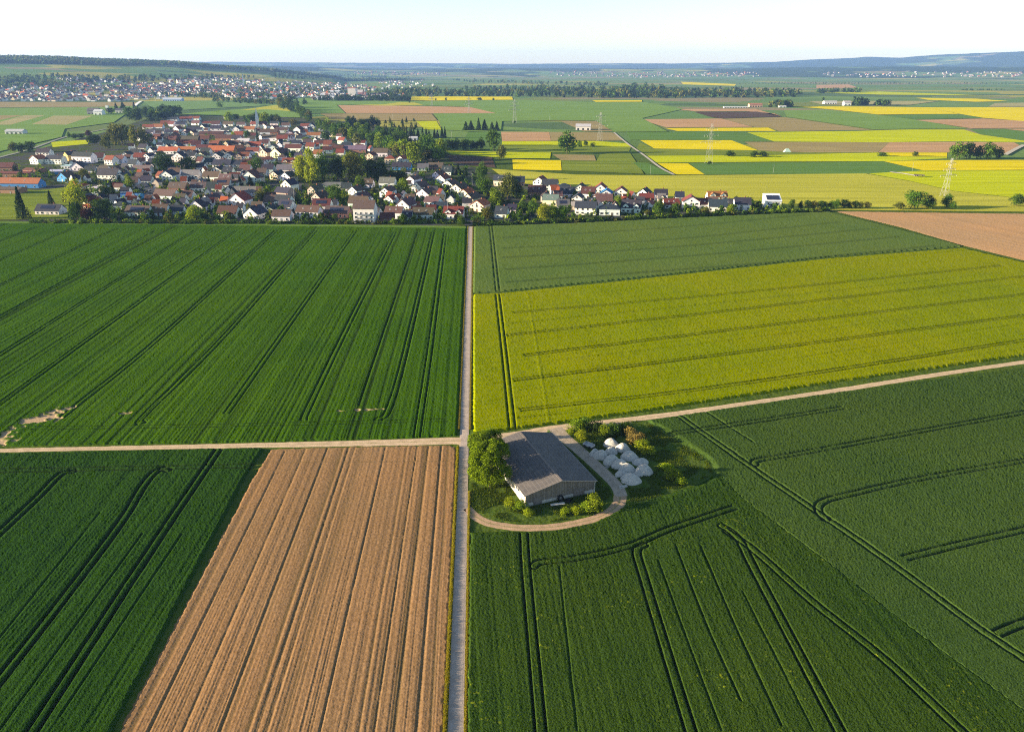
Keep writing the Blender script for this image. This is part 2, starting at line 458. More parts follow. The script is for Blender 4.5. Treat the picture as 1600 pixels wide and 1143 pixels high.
def par(px, py, d=None):
    """From (px, py) straight down the furrows."""
    a = W(px, py); y1 = 60.0; x1 = a[0] - 0.0466 * (y1 - a[1]) - 0.012 * (a[0] + 16) * (a[1] - y1) / 130
    t = (y1 * math.sin(PITCH)); zc = y1 * math.cos(PITCH) + CAM_H * math.sin(PITCH); yv = (y1 * math.sin(PITCH) - CAM_H * math.cos(PITCH)) / zc
    return [(px, py), (800 + x1 / zc * FOC, 571.5 - yv * FOC)]
SOIL = (0.13, 0.085, 0.05)
wheat_a = crop_mat('wheat_deep_green', (0.024, 0.066, 0.003), (0.044, 0.100, 0.005), (0.013, 0.026, 0.005), 2.2, 0.08)
wheat_b = crop_mat('wheat_blue_green', (0.029, 0.060, 0.012), (0.048, 0.083, 0.016), (0.022, 0.032, 0.012))
wheat_d = crop_mat('wheat_shaded_weedy', (0.018, 0.043, 0.007), (0.034, 0.064, 0.009), (0.014, 0.020, 0.008), weeds=(0.16, 0.19, 0.01))  # same crop as wheat_b; darker green paints its canopy shade, weeds are real
wheat_c = crop_mat('wheat_grey_green', (0.068, 0.112, 0.024), (0.090, 0.135, 0.028), (0.018, 0.030, 0.012))
barley = crop_mat('barley_yellow_green', (0.132, 0.168, 0.001), (0.168, 0.196, 0.001), (0.026, 0.034, 0.002), 1.4, 0.035, None, 0.25)
dark_wheat = crop_mat('wheat_dark_green', (0.014, 0.043, 0.006), (0.024, 0.061, 0.008), (0.012, 0.017, 0.008))
tilled = crop_mat('tilled_soil', (0.205, 0.120, 0.055), (0.265, 0.158, 0.077), (0.120, 0.084, 0.036), 1.6, 0.06)
tilled_far = crop_mat('tilled_soil_pale', (0.34, 0.205, 0.10), (0.39, 0.245, 0.125), (0.30, 0.18, 0.10), 0.8, 0.08)

field('field', 'large deep green wheat field with parallel wheel tracks below the village', 'field',
      [(-700, 342), (0, 349), (380, 352.5), (729, 356.8), (714.5, 681), (600, 686), (330, 692), (0, 697), (-700, 716)], wheat_a, 0.42,
      tracks=[[(62, 354), (-10, 382)], [(119, 356), (-10, 412)], [(183, 358), (-10, 452)], [(245, 361), (-10, 502)], [(306, 361), (-10, 562)], [(370, 361), (-10, 640)],
              [(432, 361), (260, 520), (95, 655)], Z6((1040, 65), (760, 390), (490, 660), (470, 700)), [(556, 361), (354, 648)],
              Z6((1300, 70), (1150, 370), (1020, 640), (1000, 690)), Z6((1425, 70), (1350, 400), (1285, 640), (1240, 690)), Z6((1465, 70), (1420, 420), (1380, 690), (1372, 745)),
              Z6((110, 715), (700, 707), (1480, 688))],
      singles=[(0.3, Z6((1375, 70), (1180, 640)), 0.7, 0.5), (0.35, Z6((-20, 665), (300, 664), (900, 660), (1480, 655)), 0.45, 0.25)],
      bare=[(2.9, [(-10, 692), (26, 668), (50, 657), (92, 647)]), (1.0, [(180, 648), (205, 645)]), (0.9, [(560, 641), (603, 640)]), (0.6, [(530, 643), (548, 642)])],
      row_dir=dirpx((556, 361), (354, 648)), rows=(0.065, 0.42), rough=0.028, dark_rows=0.75, seed=3, tw=0.25)
field('field', 'grey green crop field beside the village, with wheel tracks across it', 'field',
      [(741, 354), (900, 349), (1100, 339), (1296, 331), (1400, 357), (1506, 385), (1300, 401), (1000, 434), (790, 455), (739, 458)], wheat_c, 0.55,
      tracks=[[(767, 353), (772, 400), (778, 456)], Z7((120, 95), (600, 66), (1000, 28)), Z7((120, 125), (600, 100), (1080, 50)), Z7((120, 152), (600, 122), (1165, 70)), Z7((130, 186), (700, 143), (1250, 92)), Z7((130, 222), (800, 172), (1350, 118))],
      row_dir=dirpx((786, 402), (1330, 352)), rows=(0.05, 0.8), rough=0.022, seed=5, tw=0.36, gd=0.4)
field('field', 'yellow green barley field beyond the barn, tracks running lengthwise', 'field',
      [(739.5, 461), (790, 459), (1000, 437), (1300, 404.5), (1506, 388.5), (1600, 411), (2015, 502), (1600, 556), (1300, 598), (1000, 644), (870, 662), (800, 671), (744, 680), (739, 672)], barley, 0.75,
      tracks=[Z7((105, 258), (125, 430), (148, 645)), Z7((150, 310), (800, 252), (1540, 175)), Z7((130, 375), (800, 300), (1700, 195)), Z7((180, 432), (800, 355), (1700, 246)), Z7((150, 502), (800, 422), (1700, 305)), Z7((168, 587), (800, 512), (1700, 373))],
      singles=[(0.5, Z7((200, 240), (850, 190), (1450, 130)), 0.35, 0.2), (0.35, Z7((150, 340), (800, 276), (1540, 195)), 0.4, 0.25), (0.25, Z7((150, 395), (800, 325), (1600, 228)), 0.3, 0.2), (0.25, Z7((190, 455), (800, 385), (1600, 285)), 0.3, 0.2), (0.25, Z7((170, 530), (800, 462), (1600, 340)), 0.3, 0.2), (0.25, Z7((165, 610), (800, 545), (1300, 478)), 0.3, 0.2), (0.5, Z7((190, 255), (250, 620)), -0.07, 0.0)],
      row_dir=dirpx((802, 490), (1567, 416)), rows=(0.08, 0.7), rough=0.022, seed=7, tw=0.36, gd=0.4)
YC = W(1085, 720)
SEAM = Z1((735, 187), (800, 255), (1000, 405), (1300, 640), (1640, 890))
YEDGE = lambda X, Y: np.where((np.hypot(X - YC[0], Y - YC[1]) < 24) & (line_d([W(*p)[:2] for p in SEAM], X, Y) > 2.5), 2.2, 0.7)     # gentle crop slope shaped to keep a sunlit ledge off the yard edge
field('field', 'blue green wheat field with curving tracks beyond the barn yard', 'field',
      [(x - 2.5, y + 1.5) for x, y in SEAM[:1]] + [(1104, 718), (1062, 690), (1010, 657), (1090, 645), (1300, 614), (1600, 574), (2300, 478), (2300, 1700)] + [(x - 2.5, y + 1.5) for x, y in SEAM[:0:-1]], wheat_b, 0.55,
      tracks=[Z1((590, 72), (780, 45), (1090, -3)), Z1((835, 160), (850, 145), (1000, 120), (1660, 0)), Z1((620, 20), (760, 120), (1000, 285), (1250, 460), (1450, 610), (1660, 750)),
              Z1((1660, 138), (1300, 200), (1100, 245), (1035, 262), (1015, 285), (1040, 320)), Z1((1660, 330), (1400, 390), (1260, 425)), Z1((1660, 590), (1580, 615), (1520, 640))],
      singles=[(0.3, Z1((690, 5), (760, 50), (830, 95)), 0.7, 0.5), (0.25, Z1((1130, 240), (1640, 150)), -0.12, 0), (0.25, Z1((1000, 190), (1640, 75)), 0.25, 0.15)],
      row_dir=dirpx((885, 640 + 148 / 1.818), (1600, 646)), rows=(0.05, 0.6), rough=0.045, seed=9, edge_w=YEDGE)
field('field', 'wheat painted darker for canopy shade, with fanning tracks in front of the barn yard', 'field',
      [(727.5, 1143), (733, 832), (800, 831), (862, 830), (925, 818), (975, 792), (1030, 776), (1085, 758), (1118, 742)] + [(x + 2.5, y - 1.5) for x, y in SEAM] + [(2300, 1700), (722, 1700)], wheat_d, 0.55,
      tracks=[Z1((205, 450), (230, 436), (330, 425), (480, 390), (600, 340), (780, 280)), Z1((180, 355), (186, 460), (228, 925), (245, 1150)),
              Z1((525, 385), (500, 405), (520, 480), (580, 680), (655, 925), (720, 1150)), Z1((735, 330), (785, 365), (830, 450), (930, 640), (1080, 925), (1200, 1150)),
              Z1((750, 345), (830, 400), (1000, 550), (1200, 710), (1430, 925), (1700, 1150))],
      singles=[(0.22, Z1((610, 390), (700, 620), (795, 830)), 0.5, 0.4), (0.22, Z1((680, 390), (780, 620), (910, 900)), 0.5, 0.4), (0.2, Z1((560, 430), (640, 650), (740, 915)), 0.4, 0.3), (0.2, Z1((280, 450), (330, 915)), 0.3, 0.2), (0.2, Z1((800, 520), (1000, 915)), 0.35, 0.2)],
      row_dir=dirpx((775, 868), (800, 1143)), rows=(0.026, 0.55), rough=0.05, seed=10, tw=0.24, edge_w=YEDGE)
field('field', 'dark green wheat field with paired tracks beside the tilled strip', 'field',
      [(-700, 726), (0, 709.5), (200, 705), (413, 700.5), (380, 752), (300, 905), (168, 1158), (-100, 1700), (-1500, 1700)], dark_wheat, 0.68,
      tracks=[Z2((-60, 122), (400, 113), (850, 104)), Z2((740, 25), (715, 60), (640, 170), (420, 500), (105, 985), (-60, 1240)), Z2((560, 118), (525, 118), (480, 160), (400, 290), (220, 530), (-20, 840)), Z2((250, 122), (200, 135), (120, 215), (-40, 365))],
      singles=[(0.2, Z2((470, 330), (0, 980)), 0.4, 0.3), (0.2, Z2((330, 260), (-20, 700)), 0.3, 0.2), (0.2, Z2((600, 330), (200, 930)), 0.3, 0.2)],
      row_dir=dirpx((304, 780), (105 / 2.1, 1148)), rows=(0.04, 0.45), rough=0.045, seed=11, tw=0.36)
field('field', 'brown tilled field of fine furrows beside the farm road', 'field',
      [(424, 701.5), (560, 698), (700, 695.5), (711, 698), (713, 706), (693, 1143), (676, 1700), (-80, 1700), (186, 1143), (392, 752)], tilled, 0.14,
      row_dir=dirpx((712, 700), (694, 1143)), rows=(0.036, 0.27), rough=0.014, dark_rows=0.7, seed=13, clods=0.007,
      singles=[(0.3, par(512, 700), 0.9, 0.6), (0.25, par(478, 701), 0.8, 0.5), (0.3, par(545, 699), 0.8, 0.6), (0.25, par(555, 699), 0.6, 0.4), (0.25, par(652, 697), 1.0, 0.6), (0.25, par(670, 697), 1.0, 0.5), (0.3, par(690, 697), 0.9, 0.5), (0.2, par(603, 698), 0.8, 0.5), (0.2, par(445, 706), 0.8, 0.5), (0.3, Z2((850, 90), (1480, 85)), 0.6, 0.4)])
field('field', 'bare reddish tan tilled field at the end of the hedge line', 'field',
      [(1303, 330), (1400, 331.5), (1600, 334), (2300, 345), (2300, 450), (2015, 498), (1600, 407), (1510, 385), (1410, 356)], tilled_far, 0.12,
      row_dir=dirpx((1310, 331), (1600, 400)), rows=(0.05, 1.2), rough=0.01, dark_rows=0.2, seed=15)

# ---------------------------------------------------------------- roads and tracks
def strip(name, label, cat, pts, width, mat, z, n=10, jitter=0.0, kind='structure'):
    ln = smooth_line([W(*p)[:2] for p in pts], n)
    ln = np.array(ln)
    # refine
    q = [ln[0]]
    for a, b in zip(ln[:-1], ln[1:]):
        k = max(1, int(np.hypot(*(b - a)) / 2.0)); q += [a + (b - a) * (i + 1) / k for i in range(k)]
    q = np.array(q); t = np.gradient(q, axis=0); t /= np.linalg.norm(t, axis=1)[:, None]
    nrm = np.stack([-t[:, 1], t[:, 0]], 1)
    w = np.interp(np.linspace(0, 1, len(q)), np.linspace(0, 1, len(width)), width) if isinstance(width, (list, tuple)) else np.full(len(q), width)
    cols = 7
    v = []; across = []
    for k in range(cols):
        s = (k / (cols - 1) - 0.5)
        jj = jitter * rng.normal(size=len(q)) if k in (0, cols - 1) else 0
        pq = q + nrm * (s * w + jj)[:, None]
        v.append(np.c_[pq, np.full(len(q), z) + (0.0 if k in (0, cols - 1) else 0.02)]); across.append(np.full(len(q), k / (cols - 1)))
    v = np.stack(v, 1).reshape(-1, 3); ac = np.stack(across, 1).ravel()
    i = np.arange(len(q) * cols).reshape(len(q), cols)
    f = np.stack([i[:-1, :-1], i[:-1, 1:], i[1:, 1:], i[1:, :-1]], -1).reshape(-1, 4)
    # the strip must face up
    me = mesh(name, v, f[:, ::-1].copy(), mat, None, False, [('across', 'POINT', 'FLOAT', ac)])
    if me.polygons[0].normal.z < 0: me.flip_normals()
    return tag(obj(name, me), label, cat, kind=kind)
def track_mat(name, c, grass=None, wear=0.5):
    m, n, l, b = nt(name)
    p = worldpos(n)
    col = mixc(n, l, ramp(n, l, noise(n, l, 0.5, 5, 0.7, p), 0.3, 0.7), tuple(k * 0.72 for k in c), tuple(k * 1.2 for k in c))
    ac = attr(n, 'across').outputs['Fac']
    w = n.new('ShaderNodeMath'); w.operation = 'PINGPONG'; w.inputs[1].default_value = 0.25; l.new(ac, w.inputs[0])   # 0 at edges and crown, .25 in the ruts
    if grass is not None:
        g = n.new('ShaderNodeMath'); g.operation = 'MULTIPLY_ADD'; l.new(w.outputs[0], g.inputs[0]); g.inputs[1].default_value = -5.0
        l.new(noise(n, l, 1.3, 4, 0.7, p), g.inputs[2])
        col = mixc(n, l, mulv(n, l, ramp(n, l, g.outputs[0], 0.05, 0.6), wear), col, grass)
    l.new(col, b.inputs['Base Color'])
    bump(n, l, b, noise(n, l, 2.5, 4, 0.7, p), 0.05)
    return m
asphalt = track_mat('worn_farm_asphalt', (0.40, 0.325, 0.27), (0.46, 0.36, 0.26), 0.5)
gravel = track_mat('pale_gravel', (0.52, 0.38, 0.25), (0.20, 0.20, 0.06), 0.75)
gravel_dark = track_mat('yard_gravel', (0.36, 0.29, 0.22), (0.20, 0.17, 0.09), 0.3)
rut = track_mat('earth_ruts', (0.40, 0.27, 0.17), (0.16, 0.17, 0.05), 0.9)
ROADX = lambda py: 800 + (-5.347 - 0.0466 * W(800, py)[1]) / mpp(py)
strip('road', 'straight grey asphalt farm road running up to the village', 'road', [(ROADX(1700), 1700), (ROADX(1143), 1143), (ROADX(690), 690), (ROADX(348), 348)], 2.75, asphalt, 0.03, 3)
strip('path', 'pale dirt track between the two wheat fields and the tilled strip', 'track', [(-700, 721), (0, 703.6), (300, 697.5), (600, 691.5), (706, 688.5), (727, 690)], [2.5, 2.5, 2.4, 2.4, 3.4, 5.0], gravel, 0.024, 6, 0.08)
strip('path', 'pale gravel track passing behind the barn along the barley', 'track', [(727, 690), (760, 685), (810, 678.5), (874, 668), (962, 658), (1094, 641), (1300, 611), (1600, 565.5), (2300, 470)], [5.0, 3.2, 3.0, 2.8, 2.6, 2.6, 2.5, 2.5], gravel, 0.018, 6, 0.08)
strip('path', 'concrete yard lane between the barn and the covered heaps', 'lane', [(866, 669), (882, 684), (905, 703), (938, 733), (962, 757), (971, 775)], [5.5, 4.4, 4.0, 3.7, 3.6, 3.4], gravel_dark, 0.036, 6)
strip('path', 'curving earth track with two ruts rounding the barn yard', 'track', [(969, 768), (966, 788), (942, 805), (905, 816), (862, 823), (810, 824), (768, 818), (745, 808), (729, 794)], [3.4, 3.4, 3.0, 2.8, 2.8, 2.8, 2.8, 2.8, 3.0], rut, 0.030, 6, 0.06)

# ---------------------------------------------------------------- fields beyond the village
FF = dict(
    rape=far_field_mat('rape_in_flower', (0.62, 0.50, 0.004), (0.74, 0.60, 0.006)),
    lime=far_field_mat('yellow_green_crop', (0.42, 0.46, 0.006), (0.52, 0.54, 0.010)),
    straw=far_field_mat('ripening_barley', (0.38, 0.37, 0.04), (0.46, 0.43, 0.06)),
    green=far_field_mat('green_wheat', (0.155, 0.255, 0.055), (0.190, 0.285, 0.065)),
    deep=far_field_mat('deep_green_wheat', (0.10, 0.19, 0.042), (0.125, 0.215, 0.05)),
    brown=far_field_mat('bare_soil', (0.42, 0.255, 0.13), (0.50, 0.31, 0.165)),
    olive=far_field_mat('sprouting_soil', (0.28, 0.22, 0.095), (0.34, 0.27, 0.115)),
    umber=far_field_mat('dark_ploughed_soil', (0.085, 0.058, 0.045), (0.11, 0.075, 0.055)),
    meadow=far_field_mat('rough_meadow', (0.15, 0.20, 0.025), (0.24, 0.27, 0.04)),
    pale=far_field_mat('pale_tan_crop', (0.32, 0.29, 0.13), (0.38, 0.34, 0.16)),
    stripe=far_field_mat('striped_green_wheat', (0.14, 0.23, 0.07), (0.16, 0.25, 0.08), (0.05, 0.08, 0.03), R(90), 60.0),
    pitch=far_field_mat('mown_turf', (0.10, 0.18, 0.03), (0.14, 0.21, 0.04)),
)
def A(*p): return [(1000 + x / 2.667, 70 + y / 2.667) for x, y in p]
def B(*p): return [(600 + x / 3.2, 90 + y / 3.2) for x, y in p]
def C(*p): return [(x / 3.9425, 60 + y / 3.9425) for x, y in p]
FAR = [
 ('pitch', 'narrow bright grass strip between the big wheat field and the village gardens', [(-700, 339), (0, 346), (380, 349.5), (728, 353.5), (728, 357.5), (380, 353), (0, 349.5), (-700, 343)]),
 ('straw', 'broad tan and yellow barley field right behind the last houses', [(768, 264), (900, 273), (1050, 274.5), (1350, 271), (1420, 283), (1490, 299), (1600, 311), (1900, 318), (1900, 335), (1600, 331), (1290, 328), (1000, 321), (860, 296), (790, 280)]),
 ('lime', 'bright yellow green field under the tallest pylon', [(1352, 270.5), (1442, 267), (1600, 266.5), (1900, 266), (1900, 317), (1600, 310.5), (1490, 298.5), (1420, 282.5)]),
 ('rape', 'vivid yellow rape field in front of the big copse', [(1380, 252), (1480, 250.5), (1600, 250), (1900, 249), (1900, 265.5), (1600, 265.5), (1442, 266.5)]),
 ('deep', 'dark green field wedge between the yellow fields and the barley', A((205, 495), (1012, 487), (1180, 525), (950, 537), (272, 542))),
 ('rape', 'bright yellow rape triangle beside the white track', A((72, 494), (200, 495), (270, 541), (150, 541))),
 ('lime', 'long yellow green strip running past the pylon foot', A((25, 463), (500, 461), (980, 450), (1030, 450), (1045, 466), (1280, 468), (1280, 474), (1010, 486), (600, 487), (70, 492))),
 ('rape', 'short yellow rape strip between two round bushes', A((1030, 450), (1280, 450), (1280, 467), (1045, 465))),
 ('meadow', 'rough olive meadow strip behind the low round bushes', A((0, 408), (58, 434), (490, 441), (640, 450), (980, 449), (500, 460), (25, 462), (-20, 440))),
 ('rape', 'vivid yellow rape field beside the middle pylon', A((0, 398), (380, 398), (490, 440), (60, 433))),
 ('olive', 'greyish brown soil field holding the small green tent', A((435, 405), (1040, 407), (990, 449), (640, 449), (495, 440))),
 ('brown', 'reddish bare soil field behind the big copse', A((1040, 407), (1300, 405), (1560, 408), (1590, 424), (1530, 455), (1280, 449), (992, 449))),
 ('lime', 'long bright yellow green field across the plain', A((440, 365), (900, 360), (1130, 353), (1350, 354), (1420, 375), (1610, 402), (1800, 408), (1300, 403), (1000, 407), (560, 404))),
 ('deep', 'dull green field beside the middle pylon, behind the rape', A((-60, 362), (440, 363), (555, 404), (430, 404), (380, 397), (-40, 396))),
 ('brown', 'reddish bare soil field with a yellow strip along its near edge', A((-5, 312), (340, 309), (470, 344), (110, 346))),
 ('rape', 'narrow yellow rape strip along the reddish soil field', A((105, 348), (535, 346), (568, 360), (155, 360))),
 ('olive', 'broad tan soil field on the open plain', A((345, 309), (600, 302), (965, 355), (580, 361), (540, 345), (480, 344))),
 ('brown', 'thin reddish soil band in front of the left farmstead', A((150, 269), (480, 268), (590, 300), (560, 288), (440, 278), (230, 279))),
 ('umber', 'dark brown ploughed band on the open plain', A((225, 281), (490, 280), (590, 301), (340, 308), (300, 304))),
 ('green', 'large green field between the tan soil and the long rape field', A((600, 274), (780, 272), (1000, 294), (1150, 313), (1370, 352), (1130, 352), (970, 354), (610, 301))),
 ('rape', 'long vivid yellow rape field reaching across the plain', A((640, 258), (990, 259), (1200, 262), (1330, 290), (1270, 290), (990, 292), (790, 270))),
 ('rape', 'far end of the vivid rape fields, beyond the dark green wedge', A((1200, 262), (1610, 262), (1900, 262), (1900, 330), (1600, 320), (1430, 306), (1335, 290))),
 ('deep', 'dark green wedge lying between two rape fields', A((990, 294), (1275, 291), (1430, 307), (1150, 312))),
 ('brown', 'pale reddish soil field below the far rape', A((1150, 315), (1430, 309), (1610, 320), (1900, 330), (1900, 352), (1600, 348), (1380, 350))),
 ('deep', 'dull green field under the pale soil', A((1370, 352), (1520, 352), (1700, 372), (1900, 385), (1900, 418), (1610, 402), (1420, 374))),
 ('brown', 'small reddish soil patch at the edge of the plain', A((1520, 351), (1900, 351), (1900, 384), (1700, 371))),
 ('pale', 'pale tan stubble strip behind the right farmstead', A((700, 236), (1250, 235), (1130, 251), (1000, 256), (760, 250))),
 ('rape', 'thin far yellow strip on the plain', A((1150, 222), (1400, 226), (1535, 236), (1400, 239), (1200, 231))),
 ('pale', 'pale soil strip at the far side of the plain', A((1480, 244), (1900, 238), (1900, 260), (1450, 260))),
 ('lime', 'far pale yellow green strip beyond the farmsteads', A((720, 200), (1000, 196), (1300, 207), (1440, 213), (1000, 209))),
 ('brown', 'far reddish strip under the row of avenue trees', A((735, 168), (870, 166), (910, 180), (735, 183))),
 ('rape', 'far narrow yellow strip above the tree belt', A((170, 155), (400, 165), (395, 172), (180, 166))),
 ('rape', 'far yellow strip under the tree belt, with single bushes along it', B((105, 197), (400, 196), (640, 197), (645, 212), (430, 214), (105, 218))),
 ('straw', 'pale yellow band above the brown field', B((-190, 236), (0, 223), (150, 225), (200, 239), (0, 243))),
 ('rape', 'small far yellow strip on the green plain', B((1040, 215), (1290, 215), (1290, 222), (1060, 223))),
 ('green', 'wide mid green wheat plain beyond the village', B((-500, 200), (100, 220), (440, 216), (700, 212), (1040, 224), (1300, 224), (1500, 258), (1290, 305), (1420, 372), (1150, 374), (1060, 318), (880, 316), (590, 320), (575, 285), (245, 281), (560, 280), (400, 248), (200, 240), (150, 224), (0, 222), (-500, 230))),
 ('brown', 'long reddish brown soil field behind the village', [(528, 164.8), (640, 166), (735, 168), (775, 177.5), (674, 177.5), (541, 177.3)]),
 ('olive', 'duller brown soil field in front of the reddish one', [(500, 178.5), (541, 178), (674, 178), (683, 188.5), (600, 189), (520, 186)]),
 ('green', 'green field with cross lines in front of the far works', [(455, 160), (640, 158), (600, 163.5), (526, 164.5), (540, 177.5), (480, 177.5)]),
 ('lime', 'small yellow green plot beside the young plantation', [(650, 189.5), (682, 189.5), (690, 203), (664, 203)]),
 ('green', 'green field with faint tracks beside the spinney', B((245, 281), (575, 285), (590, 320), (585, 366), (420, 372), (360, 366), (290, 364), (275, 318))),
 ('brown', 'reddish brown half of the soil field behind the big round tree', B((585, 372), (825, 373), (835, 417), (590, 419))),
 ('olive', 'olive brown half of the soil field behind the big round tree', B((826, 373), (1140, 375), (1205, 416), (836, 417))),
 ('olive', 'tan plot round the pale shed', B((880, 318), (1060, 319), (1175, 368), (1000, 371))),
 ('deep', 'green field in front of the spinney', B((420, 373), (583, 372), (588, 420), (400, 416))),
 ('lime', 'bright grass strip behind the big round tree', B((590, 420), (870, 418), (1060, 418), (1215, 430), (1240, 448), (960, 444), (870, 440), (590, 437))),
 ('meadow', 'shaded grass strip beside the big round tree', B((590, 438), (870, 441), (1235, 450), (1225, 470), (840, 476), (600, 468))),
 ('lime', 'bright yellow green field below the row of round trees', B((310, 467), (560, 472), (835, 476), (830, 508), (640, 504), (540, 498), (330, 482))),
 ('umber', 'dark ploughed plot beside the village gardens', B((322, 488), (540, 500), (558, 552), (430, 540), (330, 520))),
 ('olive', 'small olive soil plot beside the meadow', B((842, 485), (1050, 488), (1060, 517), (885, 514))),
 ('rape', 'small vivid yellow rape plot close to the houses', B((642, 511), (884, 515), (888, 566), (645, 561))),
 ('meadow', 'rough green meadow with bare earth patches by the white track', B((886, 516), (1062, 518), (1080, 485), (1225, 470), (1300, 583), (1100, 575), (892, 567))),
 ('deep', 'green wedge between the meadow and the white track', B((1245, 525), (1320, 528), (1440, 586), (1312, 583))),
 ('green', 'wide pale green field at the edge of the far plain', C((-20, 430), (600, 425), (830, 418), (850, 400), (880, 392), (700, 520), (400, 560), (380, 610), (0, 700), (-300, 800), (-300, 430))),
 ('olive', 'brown soil strip under the far town', C((-300, 392), (0, 393), (860, 395), (830, 418), (600, 424), (-300, 430))),
 ('pale', 'yellow tan parallelogram plot on the pale green field', C((150, 476), (280, 476), (65, 535), (-60, 535))),
 ('pale', 'wider yellow tan plot on the pale green field', C((330, 479), (575, 479), (410, 535), (195, 531))),
 ('olive', 'small brown soil plot beside the yellow tan plots', C((-100, 478), (140, 476), (0, 506), (-120, 520))),
 ('lime', 'sunlit yellow meadow at the village edge', C((315, 640), (560, 625), (540, 652), (325, 672))),
 ('meadow', 'bright green paddock between conifers beside the farm sheds', [(-60, 292), (60, 298), (112, 292), (108, 318), (106, 343), (0, 344), (-60, 343)]),
 ('stripe', 'pale green field with dark cross stripes under the far town', C((885, 390), (1400, 384), (1577, 400), (1640, 416), (1060, 447), (945, 438))),
 ('lime', 'thin bright strip along the striped field', C((945, 441), (1090, 450), (1060, 460), (940, 460))),
 ('green', 'pale green field behind the church spire', C((1100, 470), (1250, 455), (1640, 425), (1850, 455), (1850, 490), (1400, 480))),
 ('straw', 'sunlit yellow wedge beside the tree row', C((1480, 445), (1700, 412), (1790, 410), (1800, 452), (1650, 440))),
 ('pitch', 'sports pitch of mown turf behind the village', [(655, 217), (712, 215.5), (708, 231), (652, 233)]),
]
for k, (mt, lab, px) in enumerate(FAR):
    pts = [WT(*p) for p in px]
    zz = 0.15 + 0.004 * k + (0.5 if np.mean([p[1] for p in pts]) > 1500 else 0)
    n = len(pts)
    top = [(p[0], p[1], zz + p[2]) for p in pts]
    bm = MB(); bm.add(top, [tuple(range(n))]); area = sum(top[i][0] * top[(i + 1) % n][1] - top[(i + 1) % n][0] * top[i][1] for i in range(n))
    if area < 0: bm.f[0] = tuple(reversed(bm.f[0]))
    tag(obj('field', bm.mesh('field', FF[mt])), lab, 'field', kind='structure')
# white track, bare patches, village edge road
chalk = track_mat('white_track', (0.42, 0.38, 0.31))
strip('path', 'narrow white track crossing the plain from the barley', 'track', B((1150, 376), (1215, 430), (1300, 490), (1380, 551), (1450, 588)), 3.2, chalk, 0.62, 6)
strip('path', 'pale grey road curving past the village edge', 'road', C((-200, 790), (0, 735), (200, 680), (400, 610), (560, 578), (650, 560)), 4.5, track_mat('pale_road', (0.26, 0.255, 0.24)), 0.62, 6)
strip('path', 'pale concrete strip lying in the yellow green field', 'track', [(1391, 269.5), (1412, 272), (1434, 276)], 5, track_mat('pale_concrete', (0.60, 0.52, 0.42)), 0.66, 6)
strip('path', 'pale road end running into the far town', 'road', C((830, 418), (850, 400), (870, 388)), 9.0, FRAME, 1.2, 4)
strip('path', 'thin pale farm track at the edge of the plain', 'track', A((1520, 462), (1560, 440), (1600, 420)), 6.0, chalk, 1.2, 4)

